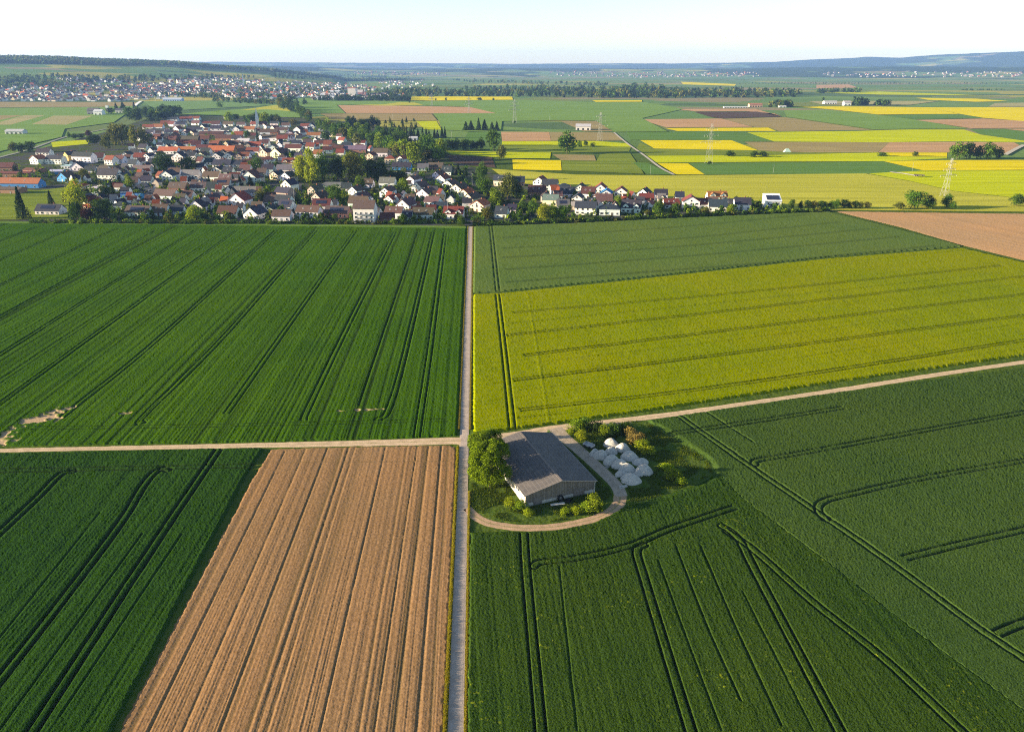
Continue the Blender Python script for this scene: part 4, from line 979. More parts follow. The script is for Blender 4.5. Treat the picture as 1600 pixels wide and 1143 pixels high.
RC = dict(b=(0.112, 0.074, 0.062), k=(0.034, 0.040, 0.058), r=(0.20, 0.052, 0.034), o=(0.37, 0.115, 0.048), g=(0.15, 0.148, 0.165), m=(0.105, 0.036, 0.034), u=(0.05, 0.20, 0.50), l=(0.55, 0.58, 0.62))
RN = dict(b='brown', k='dark slate', r='red tile', o='orange tile', g='grey', m='maroon', u='blue', l='pale sheet')
WC = dict(w=(0.78, 0.77, 0.74), c=(0.72, 0.62, 0.43), y=(0.66, 0.44, 0.13), p=(0.58, 0.29, 0.23), n=(0.27, 0.15, 0.10), b=(0.06, 0.25, 0.52), t=(0.40, 0.31, 0.24))
WN = dict(w='white', c='cream', y='yellow', p='salmon pink', n='brick', b='blue', t='tan')
HOUSES = """
74 336 36 e k w 1 0|28 294 64 e o b 1.4 -2 barn|8 303 44 e b n 1.2 -2 shed|20 277 50 e r n 1.2 -2 shed|6 268 26 e m n 1.4 0 barn|48 270 30 e r n .8 -14 shed|54 257 20 g o w 2 -20|67 246 20 e k w 2 0|84 257 26 e k w 2 -8|104 251 15 g k y 2.2 -30|128 255 34 e k w 2.6 -10|152 252 18 e m w 1.4 8|170 258 15 e r w 2 -15|185 256 17 e m w 1.7 -12|196 250 12 g k w 2 0|120 267 22 g k w 1 -5|103 264 14 f l w 1 0|88 273 20 e l b 1 10 shed|98 284 24 g b b 1.2 -18|168 283 32 e k w 2 -6|181 280 14 g k w 2 20|189 283 16 g k w 1.4 0|146 300 16 f l w 1 0|150 311 11 f l w 1.6 0|202 312 30 e u b 1 0 shed|186 328 20 h k w 1 0|213 339 36 e b w 1.1 -3
220 272 27 e g w 1.2 0|222 298 24 h k w 1 0|260 284 21 g k w 2 -6|249 283 12 e r p 1.7 -20|273 281 15 e b w 2 0|297 283 26 e g w 2 -6|329 284 25 e b w 1.6 -8|338 273 15 g k w 1.6 -5|353 288 25 e b w 1.6 -12|276 301 27 e b n 1.3 -5|310 300 25 e b w 1.2 0|346 295 23 e b w 1.2 0|256 313 34 e b w 1.3 -8|249 324 30 h k w .9 0|306 331 25 g k w 1.2 -5|322 321 20 g b w 1.6 -25|354 341 29 e m w 1.1 -4|370 325 27 g r w 2 -10|248 338 22 e b w .9 0|274 336 22 e k w .9 4 garage|218 252 17 e r w 1.5 0|229 252 13 g k w 2 -15|244 250 11 g b w 2 -8|278 253 19 g k w 2 -6|297 250 15 e k w 1.7 0|314 251 15 g b c 2 -10|337 252 17 g k w 1.8 -4|357 252 17 g k w 1.8 4|372 252 12 g m t 2 0|346 262 27 e k w 1 -3|238 262 13 e k w 1.5 0|262 241 30 e o w 1.4 -4|291 240 27 e o w 1.3 0|318 236 22 e m w 1.4 6|345 240 40 e o n 1.3 -2 barn
383 252 12 e r w 2 0|418 257 20 h m w 1.8 10|431 247 27 g m c 2 -30|411 245 18 g m c 1.7 -20|452 261 21 e r c 1.6 0|394 243 20 e r w 1.7 -4|418 272 17 e k w 1.7 0|446 272 26 e g w 1.6 0|428 281 18 g k c 1.7 -25|389 287 28 g m w 1.7 -5|447 299 22 g k w 2 -22|446 286 22 g k w 2 -20|440 313 26 e k t 2.2 -20|441 324 23 e k w 1.6 -8|382 307 34 e g w 1.1 -2|392 343 30 g k w 1.3 -18|419 334 16 g k w 1 0|444 331 22 e k w 1.3 -12|439 346 27 e b w 1.2 0|480 343 34 e b w 1.9 -5|502 331 26 e m w 1.5 0|525 341 35 e b p 1.2 -6|521 297 40 h g w 1.2 0|487 306 18 g b t 1.8 -28|494 319 22 g b t 1.8 -28|551 308 20 g b w 1.8 -28|557 319 22 g b w 1.8 -28
569 349 31 e b w 3.7 -2|559 333 28 e b w 2.6 -6|604 294 23 e g w 1.6 -3|601 309 19 g b w 1.7 -15|607 322 19 g r w 1.8 -28|629 333 26 g b w 2 -16|614 342 26 e b w 1.5 -6|606 347 22 e m n .9 12 carport|661 343 31 e b w 1.2 -3|708 343 29 e r w 1.4 -4|673 327 24 e b w 1.9 -18|660 310 28 g b w 1.2 -28|651 300 22 g b w 1.5 -28|641 289 17 g b w 1.7 -28|681 280 15 g b w 1.5 -28|688 287 18 g r w 1.5 -28|699 297 22 g b w 1.7 -28|712 304 24 g b c 1.7 -28|724 312 21 g o c 1.7 -28|731 319 23 g b c 1.5 -28|745 331 26 g o c 1.7 -24|609 257 15 h r c 2.2 0|625 255 15 g o w 1.6 -20|577 250 15 g r c 1.7 -15|594 245 22 e b w 1.7 0|627 266 28 e k b 1 0|639 277 13 f l w 1 0|680 266 22 e b n 1.2 -8|661 267 16 e g w .9 0|697 274 16 e k w 1.2 -10
782 291 24 e k c 1.7 -18|810 291 18 e k n 1.2 0|841 293 20 g r w 1.9 -15|858 298 23 e k w 1.8 -8|838 309 25 e m n 1.6 -6|881 300 19 h k w 1.3 0|886 309 22 e k w 1.1 -8|859 322 24 e g c 1.6 -12|851 316 12 g b c 1.7 -10|880 328 18 e g w 1 0|782 341 19 e k w 1 -10|914 336 33 e k w 1.8 -12|905 303 15 g k w 1.6 -12|918 311 20 e m w 1.5 -8|937 306 18 g r w 2 -8|946 312 19 g u w 1.6 -10|901 318 15 g k w 1.4 -10|944 322 23 e b w 1.2 -6|952 337 30 h k w 1.6 -4|969 312 20 g m w 2 -10|985 333 30 e k w 1.3 -12|1003 313 21 g k w 1.9 -20|1011 318 20 e r w 1 0|1012 328 16 g r w 1.4 -20|1033 314 18 e k w 1.7 0|1050 326 22 e r w 1 4|1079 327 25 g r w 2 -8|1098 327 19 e m w 1.2 0|1121 318 28 e o w 1.8 0|1121 331 26 e k w 1.3 -5|1160 329 23 e k w 1.6 0
231 202 16 e r w 1.2 0|246 202 15 e o w 1.3 0|246 209 20 e k w 1.2 -6|269 190 15 e k w 1.5 0|290 189 18 e r w 1.2 4|275 206 14 g r w 1.5 -20|290 211 15 g m w 1.6 -15|273 217 17 g m n 1.4 15|295 222 28 e b n 1.2 0|290 229 24 e r w 1.3 0|262 229 18 e g w 1.2 -8|275 235 12 g k w 1.5 -10|303 188 16 e r w 1.2 0|324 196 14 e r w 1.2 8|337 197 12 e m w 1.2 0|316 203 12 g k w 1.5 -20|337 205 16 e k w 1.5 0|303 206 24 e k w 1.2 0|330 213 36 e m n 1.2 0 barn|287 212 10 g m w 1.5 -15|299 212 10 g m c 1.5 -15|368 206 12 g k w 1.4 0|389 206 16 e o w 1.3 0|398 198 13 e r w 1.4 0|412 201 13 g o w 1.5 -20|426 206 15 g r w 1.4 -25|420 212 26 e b w 1.9 0|422 221 24 e b w 1.8 0|373 214 14 e r w 1.1 0|357 220 40 e m n 1.2 0 barn|353 230 14 g k t 1.4 -18|397 233 20 e r w 1.4 -8|380 225 17 e l w 1.1 0|441 222 16 e r w 1.6 0|440 208 18 e b w 1.6 0|464 208 16 g m w 1.6 -15|458 238 25 e m w 1.8 -3|437 234 14 g k w 1.6 -10
477 201 14 e r w 1.5 0|486 201 10 g k w 1.5 0|490 216 20 e o w 1.5 0|504 205 12 g k w 1.3 0|515 206 15 e l w 1.1 -10|484 236 13 e r w 1.9 -6|498 229 13 e m w 1.4 0|527 239 17 e m w 1.7 0|512 240 14 e m w 1.5 8|496 247 13 e o w 1.6 0|553 239 36 e g n 1.4 0 barn|561 234 18 h b t 1.4 0|470 222 14 e k w 1.7 0|475 245 12 e k w 1.4 0|541 232 14 e k b 1.4 0|320 243 13 e k w 1.5 0|307 231 14 e m w 1.3 10|268 222 14 e m n 1.2 -8|318 222 16 e m n 1.3 0|334 230 16 e r n 1.3 -10|372 237 14 e m n 1.4 8|412 229 14 e m w 1.4 0|425 236 12 g b w 1.6 0|407 220 13 g k w 1.5 -10|393 216 13 e m w 1.3 0|352 207 14 e k w 1.3 -6|282 198 14 e k w 1.3 0|258 196 14 e r n 1.2 0|305 196 14 e b w 1.4 -10|356 197 15 e b w 1.2 0
452 219 13 e b w 1.5 6|462 229 14 e k w 1.5 0|480 228 12 e b w 1.3 0|452 213 12 g r w 1.4 0|428 196 12 e k w 1.2 0|446 199 12 e b w 1.2 0|376 198 12 e b w 1.2 0|264 211 12 e k w 1.4 0|256 218 14 e k n 1.2 0|244 218 13 e m n 1.2 -10|232 226 14 e b w 1.4 0|222 236 13 e k w 1.3 -8|210 244 14 e k w 1.3 0|206 262 15 e k w 1.2 -10|228 288 16 e k w 1.1 0|208 291 14 e b w 1.1 8|232 308 16 e k w .9 0|278 318 18 e b w .9 0|292 313 14 e b w .9 0|330 301 14 e k w 1.3 0|336 316 16 e k w .9 0|368 262 16 e k w 1.1 0|382 272 16 e b w 1.3 0|405 262 14 e k w 1.3 -10|408 276 14 e b w 1.2 0|400 330 15 e b w .9 0|470 271 14 e k w 1.2 0|420 322 16 e b w 1 0|355 275 14 e k w 1.2 0|326 258 14 e k w 1 0|288 262 12 e k w 1.2 0|312 268 12 e k w 1.4 0|216 283 14 e b w 1.1 0|140 272 16 e k w 1.2 0|160 272 14 e b w 1.1 0|540 300 14 e k w 1 0|575 294 13 e b w 1.1 0|582 335 14 e k w .9 0|640 318 14 e b w 1 0|636 345 14 e k w .9 0|690 332 16 e k w 1 0|686 318 13 e b w .9 0|520 326 12 e k w 1 0|1138 327 14 e k w .9 0|1062 315 12 e k w 1.2 0|925 322 12 e k w 1 0|872 312 12 e b w 1 0|800 333 12 e k w .9 0
"""
def ordinal(n):
    return {1: 'first', 2: 'second', 3: 'third', 4: 'fourth', 5: 'fifth', 6: 'sixth', 7: 'seventh', 8: 'eighth', 9: 'ninth', 10: 'tenth', 11: 'eleventh', 12: 'twelfth'}.get(n, f'{n}{"st" if n % 10 == 1 and n != 11 else "nd" if n % 10 == 2 and n != 12 else "rd" if n % 10 == 3 and n != 13 else "th"}')
HL = []
for line in HOUSES.strip().split('\n'):
    for it in line.split('|'):
        t = it.split()
        HL.append(dict(x=float(t[0]), y=float(t[1]), w=float(t[2]), t=t[3], r=t[4], c=t[5], s=float(t[6]), a=float(t[7]), k=t[8] if len(t) > 8 else 'house'))
# the remaining gaps of the old village, filled the same way
_r = random.Random(21)
_tries = 0
while len(HL) < 296 and _tries < 20000:
    _tries += 1
    x = _r.uniform(205, 610); y = _r.uniform(186, 262)
    top = np.interp(x, [205, 240, 300, 420, 520, 610], [212, 196, 182, 190, 204, 236])
    bot = np.interp(x, [205, 470, 500, 610], [262, 262, 246, 246])
    if y < top or y > bot: continue
    if any(abs(h['x'] - x) < 8.5 and abs(h['y'] - y) < 5.0 for h in HL): continue
    HL.append(dict(x=x, y=y, w=_r.uniform(9.5, 14), t=_r.choice('eeegh'), r=_r.choice('rmmbbkkkb'), c=_r.choice('wwwwwctn'), s=_r.choice([1.2, 1.4, 1.6, 1.8]), a=_r.choice([0, -6, -12, 8, -20]), k='house'))
# how each is told apart: its look, its band of the village, and its turn along that band from the farm road
def band(h):
    x, y = h['x'], h['y']
    if x > 760: return 'hedge end ' + ('field row' if y > 324 else 'middle row' if y > 306 else 'back row')
    if y > 331: return 'front row'
    if y > 318: return 'second row'
    if y > 302: return 'third row'
    if y > 286: return 'fourth row'
    if y > 268: return 'row beside park trees'
    if y > 254: return 'row above park trees'
    if y > 240: return 'gabled middle row'
    if y > 226: return 'red roofed core'
    if y > 210: return 'row below the spire'
    return 'farthest row'
for bd in sorted({band(h) for h in HL}):
    hs = [h for h in HL if band(h) == bd]
    for i, h in enumerate(sorted(hs, key=lambda h: abs(h['x'] - 735))):
        h['ord'] = i + 1
def win(w, h):
    b = MB(); b.box(-w / 2, -0.07, -h / 2, w / 2, -0.03, h / 2, 1)
    b.box(-w / 2 - .08, -0.10, -h / 2 - .08, -w / 2, -0.002, h / 2 + .08); b.box(w / 2, -0.10, -h / 2 - .08, w / 2 + .08, -0.002, h / 2 + .08)
    b.box(-w / 2, -0.10, h / 2, w / 2, -0.002, h / 2 + .08); b.box(-w / 2, -0.16, -h / 2 - .10, w / 2, -0.002, -h / 2)
    return b.mesh('window', [FRAME, GLASS])
WIN = {(w, h): win(w, h) for w, h in ((1.2, 1.4), (1.8, 1.4), (2.6, 1.5))}
DOORM = MB(); DOORM.box(-.55, -.10, 0, .55, -.02, 2.1); DOORM.box(-.66, -.12, 0, -.55, -.002, 2.2); DOORM.box(.55, -.12, 0, .66, -.002, 2.2); DOORM.box(-.55, -.12, 2.1, .55, -.002, 2.2)
DOORM = DOORM.mesh('door', DOOR)
CHM = MB(); CHM.box(-.35, -.35, -0.8, .35, .35, .9); CHM.box(-.42, -.42, .9, .42, .42, 1.0); CHM = CHM.mesh('chimney', CHIM)
SKY_W = MB(); SKY_W.box(-.5, -.7, 0.02, .5, .7, 0.1, 0); SKY_W.box(-.4, -.6, 0.1, .4, .6, 0.115, 1); SKY_W = SKY_W.mesh('skylight', [FRAME, GLASS])
PANEL, _n, _l, _b = nt('solar_glass'); _b.inputs['Base Color'].default_value = (0.02, 0.025, 0.05, 1); _b.inputs['Roughness'].default_value = 0.2; _b.inputs['Specular IOR Level'].default_value = 0.5
def house(h):
    x, y = h['x'], h['y']
    rnd = random.Random(int(x * 31 + y * 7))
    base = WT(x, y); m = mpp(y)
    w = h['w'] * m * 1.06; lod = 0 if y > 268 else 1 if y > 240 else 2
    typ = h['t']; a = R(h['a'] + rnd.uniform(-3, 3) - 2.7)
    gab = typ == 'g'
    if gab and abs(h['a']) > 14: w *= 0.84
    if not gab and abs(h['a']) > 9: w *= 0.93
    d = (rnd.uniform(11, 14) if gab else rnd.uniform(9.5, 11.5)) * (0.8 if h['k'] in ('garage', 'carport') else 1)
    if h['k'] == 'house' and w < 8: d = min(d, w * 1.25)
    H = h['s'] * 2.75 + 0.35
    kname = {'house': 'house', 'barn': 'farm_barn', 'shed': 'farm_shed', 'garage': 'garage', 'carport': 'carport'}[h['k']]
    if h['s'] > 3: kname = 'apartment_block'
    root = empty(kname, (base[0], base[1], 0.13), a)
    form = {'e': 'eaves-front', 'g': 'gable-front', 'h': 'hip-roofed', 'f': 'flat-topped'}[typ]
    size = 'low' if h['s'] < 1.25 else 'tall' if h['s'] > 1.85 else 'mid height'
    kind = {'house': 'house', 'barn': 'barn', 'shed': 'shed', 'garage': 'garage', 'carport': 'carport'}[h['k']]
    if h['s'] > 3: kind = 'apartment block'
    lab = f"{WN[h['c']]} {form} {kind}, {RN[h['r']]} roof, {ordinal(h['ord'])} from farm road in {band(h)}"
    tag(root, lab, kind, 'houses of the village' if h['k'] == 'house' else 'farm and garage buildings of the village')
    wc = tuple(k * rnd.uniform(0.86, 1.05) for k in WC[h['c']]); rc = tuple(k * rnd.uniform(0.8, 1.2) for k in RC[h['r']])
    cx = 0.0
    hw = w / 2
    wall = MB(); roof = MB(); oh = 0.45; t = 0.22
    if typ == 'f':
        wall.box(-hw, 0, 0, hw, d, H + 0.1); roof.box(-hw - .2, -.2, H + 0.1, hw + .2, d + .2, H + .35)
    elif typ == 'e':
        rise = d / 2 * math.tan(R(rnd.uniform(36, 44) if h['k'] != 'shed' else 16)); H2 = H + rise
        p = [(0, 0), (d, 0), (d, H), (d / 2, H2), (0, H)]
        wall.add([(-hw, q[0], q[1]) for q in p] + [(hw, q[0], q[1]) for q in p], [(4, 3, 2, 1, 0), (5, 6, 7, 8, 9), (0, 1, 6, 5), (1, 2, 7, 6), (2, 3, 8, 7), (3, 4, 9, 8), (4, 0, 5, 9)])
        k = rise / (d / 2); z0 = H - oh * k + t * 1.1; zr = H2 + t * 1.1
        roof.slab([(-hw - oh, -oh, z0), (hw + oh, -oh, z0), (hw + oh, d / 2, zr), (-hw - oh, d / 2, zr)], t)
        roof.slab([(-hw - oh, d / 2 + .004, zr), (hw + oh, d / 2 + .004, zr), (hw + oh, d + oh, z0), (-hw - oh, d + oh, z0)], t)
    elif typ == 'g':
        rise = hw * math.tan(R(rnd.uniform(30, 38))); H2 = H + rise
        p = [(-hw, 0), (hw, 0), (hw, H), (0, H2), (-hw, H)]
        wall.add([(q[0], 0, q[1]) for q in p] + [(q[0], d, q[1]) for q in p], [(0, 1, 2, 3, 4), (9, 8, 7, 6, 5), (0, 5, 6, 1), (1, 6, 7, 2), (2, 7, 8, 3), (3, 8, 9, 4), (4, 9, 5, 0)])
        k = rise / hw; z0 = H - oh * k + t * 1.1; zr = H2 + t * 1.1
        roof.slab([(-hw - oh, -oh, z0), (-.003, -oh, zr), (-.003, d + oh, zr), (-hw - oh, d + oh, z0)], t)
        roof.slab([(.003, -oh, zr), (hw + oh, -oh, z0), (hw + oh, d + oh, z0), (.003, d + oh, zr)], t)
    else:
        rise = d / 2 * math.tan(R(30)); H2 = H + rise; inset = min(d / 2, hw * 0.8); e = oh
        wall.box(-hw, 0, 0, hw, d, H)
        roof.add([(-hw - e, -e, H), (hw + e, -e, H), (hw + e, d + e, H), (-hw - e, d + e, H), (-hw + inset, d / 2, H2), (hw - inset, d / 2, H2),
                  (-hw - e, -e, H + .2), (hw + e, -e, H + .2), (hw + e, d + e, H + .2), (-hw - e, d + e, H + .2)],
                 [(3, 2, 1, 0), (0, 1, 7, 6), (1, 2, 8, 7), (2, 3, 9, 8), (3, 0, 6, 9), (6, 7, 5, 4), (7, 8, 5), (8, 9, 4, 5), (9, 6, 4)])
    obj('wall', wall.mesh('wall', WALL), root, None, 0, wc)
    rf = obj('roof', roof.mesh('roof', ROOF), root, None, 0, rc)
    if h['k'] != 'house' and h['k'] != 'barn':
        if lod == 0: 
            for q in ((-hw * .4), (hw * .4)): obj('door', DOORM, root, (q, 0, 0), 0, (0.3, 0.28, 0.26))
        return
    # windows and door
    nfl = max(1, int(h['s'] + 0.45)); per = max(1, int(w / 3.4)) if lod < 2 else 2
    per = min(per, 5)
    for fl in range(nfl if lod < 2 else 1):
        z = 1.55 + fl * 2.75 + (1.2 if lod == 2 and h['s'] > 1.3 else 0)
        if z + 0.8 > H + (0.6 if gab else 0): continue
        for i in range(per):
            xx = -hw + w * (i + 0.5) / per
            if lod == 0 and fl == 0 and i == per // 2 and per > 1:
                obj('door', DOORM, root, (xx, 0, 0.02), 0, rnd.choice([(.2, .08, .05), (.5, .5, .5), (.05, .07, .1), (.12, .1, .08)]))
            else: obj('window', WIN[rnd.choice([(1.2, 1.4), (1.2, 1.4), (1.8, 1.4)]) if lod < 2 else (1.8, 1.4)], root, (xx, 0, z))
    if gab and lod < 2 and H2 - H > 2.0: obj('window', WIN[(1.2, 1.4)], root, (0, 0, H + 0.75))
    if lod < 2:
        for i in range(2):                                    # side walls
            obj('window', WIN[(1.2, 1.4)], root, (-hw, d * (0.3 + 0.4 * i), 1.6), -math.pi / 2)
        obj('window', WIN[(1.2, 1.4)], root, (hw, d * 0.5, 1.6), math.pi / 2)
        if typ in 'eg' and h['k'] == 'house':
            zc = (H2 + 0.1) if typ != 'f' else H + .5
            c = obj('chimney', CHM, rf, (hw * 0.35, d / 2 + .5, zc) if typ == 'e' else (0.5, d * 0.6, zc))
    if lod == 0 and typ == 'e' and h['s'] < 3:
        k = rise / (d / 2); th = math.atan(k)
        if rnd.random() < 0.45:
            for q in ((-.4, .3) if w > 10 else (0,)):
                sw = obj('skylight', SKY_W, rf, (q * w / 2, d * 0.25, H + k * d * 0.25 + t * 1.1)); sw.rotation_euler = (th, 0, 0)
        elif rnd.random() < 0.14 and w > 9:
            sp = MB(); sp.box(-w * .3, -1.6, .06, w * .3, 1.6, .12)
            s_ = obj('solar_panel', sp.mesh('solar_panel', PANEL), rf, (0, d * .25, H + k * d * .25 + t * 1.1)); s_.rotation_euler = (th, 0, 0)
    if (abs(x - 708) < 1 and abs(y - 343) < 1) or (abs(x - 1121) < 1 and abs(y - 318) < 1) or (abs(x - 985) < 1) or abs(x - 452) < 1:      # gabled dormers
        k = rise / (d / 2)
        for q in (-.27, .27):
            dm = MB(); ww = w * .15; y0 = 0.15; zb = H - 1.2; zt = H + 1.3; y1 = d * .33
            dm.add([(-ww, y0, zb), (ww, y0, zb), (ww, y0, zt), (0, y0, zt + ww * .8), (-ww, y0, zt), (-ww, y1, zb), (ww, y1, zb), (ww, y1, zt), (0, y1 + 1, zt + ww * .8), (-ww, y1, zt)],
                   [(0, 1, 2, 3, 4), (1, 6, 7, 2), (5, 0, 4, 9), (7, 6, 5, 9, 8)], 0)
            o = obj('dormer', dm.mesh('dormer', WALL), root, (q * w, -.02, 0), 0, wc)
            dr = MB(); e = .25
            dr.slab([(-ww - e, y0 - e, zt - e * .8 + .2), (0, y0 - e, zt + ww * .8 + .2), (0, y1 + 1.4, zt + ww * .8 + .2), (-ww - e, y1 + .6, zt - e * .8 + .2)], .15)
            dr.slab([(.004, y0 - e, zt + ww * .8 + .2), (ww + e, y0 - e, zt - e * .8 + .2), (ww + e, y1 + .6, zt - e * .8 + .2), (.004, y1 + 1.4, zt + ww * .8 + .2)], .15)
            obj('dormer_roof', dr.mesh('dormer_roof', ROOF), o, None, 0, rc)
            obj('window', WIN[(1.2, 1.4)], o, (0, y0, zt - .9))
    if h['s'] > 3:                                            # balconies of the block
        for fl in range(1, 3):
            bl = MB(); bl.box(-w * .3, -1.3, 0, w * .3, -.01, .16); bl.box(-w * .3, -1.3, .162, w * .3, -1.24, 1.0); bl.box(-w * .3, -1.238, .162, -w * .3 + .06, -.01, 1.0); bl.box(w * .3 - .06, -1.238, .162, w * .3, -.01, 1.0)
            obj('balcony', bl.mesh('balcony', plain('balcony_front', (0.2, 0.22, 0.25), 0.2)), root, (0, 0, 0.4 + fl * 2.75))
for h in HL: house(h)

# modern white house with a sloped panel roof at the end of the row
def modern():
    b = WT(1207, 327); m = mpp(327); w = 25 * m
    r = empty('house', (b[0], b[1], .13), R(-4)); tag(r, 'modern white house with dark panels on its tilted roof, last before hedge', 'house', 'houses of the village')
    wl = MB(); d = 10; p = [(0, 0), (d, 0), (d, 10.5), (0, 6.2)]
    wl.add([(-w / 2, *q) for q in p] + [(w / 2, *q) for q in p], [(3, 2, 1, 0), (4, 5, 6, 7), (0, 1, 5, 4), (1, 2, 6, 5), (2, 3, 7, 6), (3, 0, 4, 7)])
    obj('wall', wl.mesh('wall', WALL), r, None, 0, WC['w'])
    rf = MB(); rf.slab([(-w / 2 - .3, -.4, 6.2), (w / 2 + .3, -.4, 6.2), (w / 2 + .3, d + .3, 10.8), (-w / 2 - .3, d + .3, 10.8)], .25)
    o = obj('roof', rf.mesh('roof', WALL), r, None, 0, (.75, .75, .75)); th = math.atan2(4.6, d + .7)
    for q in (-.18, .22):
        sp = MB(); sp.box(-w * .19, -3.2, .05, w * .19, 3.2, .11); s_ = obj('solar_panel', sp.mesh('solar_panel', PANEL), o, (q * w, 4.2, 6.4 + 4.6 * (4.6 / (d + .7)) + .0)); s_.rotation_euler = (th, 0, 0)
    for q in (-.3, 0, .3): obj('window', WIN[(1.8, 1.4)], r, (q * w, 0, 1.7)); obj('window', WIN[(1.2, 1.4)], r, (q * w, 0, 4.5))
modern()
# the village church with its white spire
def church(px, py, lab, m, th, nave=True):
    b = WT(px, py); r = empty('church', (b[0], b[1], b[2] + .1), R(10)); tag(r, lab, 'church')
    t = MB(); t.box(-2.6, 0, 0, 2.6, 5.2, th * .45); obj('tower', t.mesh('tower', WALL), r, None, 0, (.75, .72, .66))
    s = MB(); z = th * .45; s.add([(-2.9, -.3, z), (2.9, -.3, z), (2.9, 5.5, z), (-2.9, 5.5, z), (0, 2.6, th)], [(0, 1, 4), (1, 2, 4), (2, 3, 4), (3, 0, 4), (3, 2, 1, 0)]); obj('spire', s.mesh('spire', WALL), r, None, 0, (.60, .63, .66))
    n = MB(); n.add([(2.7, -1, 0), (17, -1, 0), (17, 8, 0), (2.7, 8, 0), (2.7, -1, 7), (17, -1, 7), (17, 8, 7), (2.7, 8, 7), (2.7, 3.5, 12), (17, 3.5, 12)], [(0, 1, 5, 4), (2, 3, 7, 6), (1, 2, 6, 9, 5), (3, 0, 4, 8, 7)]); obj('nave', n.mesh('nave', WALL), r, None, 0, (.72, .68, .60))
    q = MB(); q.slab([(2.5, -1.4, 6.8), (17.2, -1.4, 6.8), (17.2, 3.5, 12.3), (2.5, 3.5, 12.3)], .2); q.slab([(2.5, 3.505, 12.3), (17.2, 3.505, 12.3), (17.2, 8.4, 6.8), (2.5, 8.4, 6.8)], .2); obj('roof', q.mesh('roof', ROOF), r, None, 0, RC['m'])
church(403, 201, 'village church with a slim white spire among the old roofs', None, 36)
church(381, 137, 'far town church with a thin pale spire below the wooded ridge', None, 62)

# parked cars
def car_parts():
    b = MB(); prof = [(-2.1, .3), (2.1, .3), (2.15, .75), (1.15, .92), (.55, 1.42), (-1.2, 1.45), (-1.85, .95), (-2.15, .85)]
    n = len(prof); b.v = [(x, -.85, z) for x, z in prof] + [(x, .85, z) for x, z in prof]; b.f = [tuple(range(n - 1, -1, -1)), tuple(range(n, 2 * n))] + [(i, (i + 1) % n, n + (i + 1) % n, n + i) for i in range(n)]; b.m = [0] * len(b.f)
    body = b.mesh('body', WALL)
    g = MB(); g.add([(1.1, -.87, .95), (.55, -.87, 1.37), (-1.15, -.87, 1.39), (-1.7, -.87, .98), (1.1, .87, .95), (.55, .87, 1.37), (-1.15, .87, 1.39), (-1.7, .87, .98)], [(3, 2, 1, 0), (4, 5, 6, 7)]); g.add([(1.17, -.7, .95), (1.17, .7, .95), (.6, .65, 1.40), (.6, -.65, 1.40)], [(0, 1, 2, 3)])
    win_ = g.mesh('window', GLASS); wh = MB(); wh.bar((0, -.1, 0), (0, .1, 0), .31, None, 10); return body, win_, wh.mesh('wheel', RUBBER)
CB, CW, CT = car_parts()
CARS = [(583, 313, 'w', 'white car parked in the dark street by the apartment block'), (701, 314, 'w', 'white car at the kerb in front of the orange roofed terrace'), (707, 321, 'l', 'pale silver car behind the white one at the kerb'), (733, 333, 'w', 'white car parked at the corner before the pinkish gabled house'), (692, 302, 's', 'silver car parked at the upper terrace'), (664, 283, 'd', 'dark car in the street under the tall trees'), (470, 300, 'd', 'dark car in the narrow street between gabled rows'), (472, 312, 'd', 'black car farther down the narrow street'), (461, 311, 's', 'silver car beside the narrow street wall'), (420, 310, 'w', 'white car by the grey terrace end'), (843, 305, 'w', 'white car in the yard below the maroon roof'), (889, 325, 's', 'silver car parked in the hedge end row'), (1008, 336, 'l', 'pale blue grey van like car by the field hedge'), (352, 322, 's', 'silver car in the street beside the red and white house'), (268, 290, 'w', 'white car in a yard below the balcony house'), (105, 288, 'w', 'pale car in the yard of the blue sheds'), (737, 341, 'd', 'dark car where the farm road enters the village')]
CC = dict(w=(.75, .75, .75), l=(.45, .55, .62), s=(.4, .4, .42), d=(.03, .03, .035))
for px, py, c, lab in CARS:
    b = WT(px, py); r = empty('parked_car', (b[0], b[1], .24), random.uniform(-.6, 1.7)); tag(r, lab, 'car', 'cars parked in the village')
    obj('body', CB, r, None, 0, CC[c]); obj('window', CW, r)
    for x in (-1.3, 1.3):
        for y in (-.8, .8): obj('wheel', CT, r, (x, y, .31))

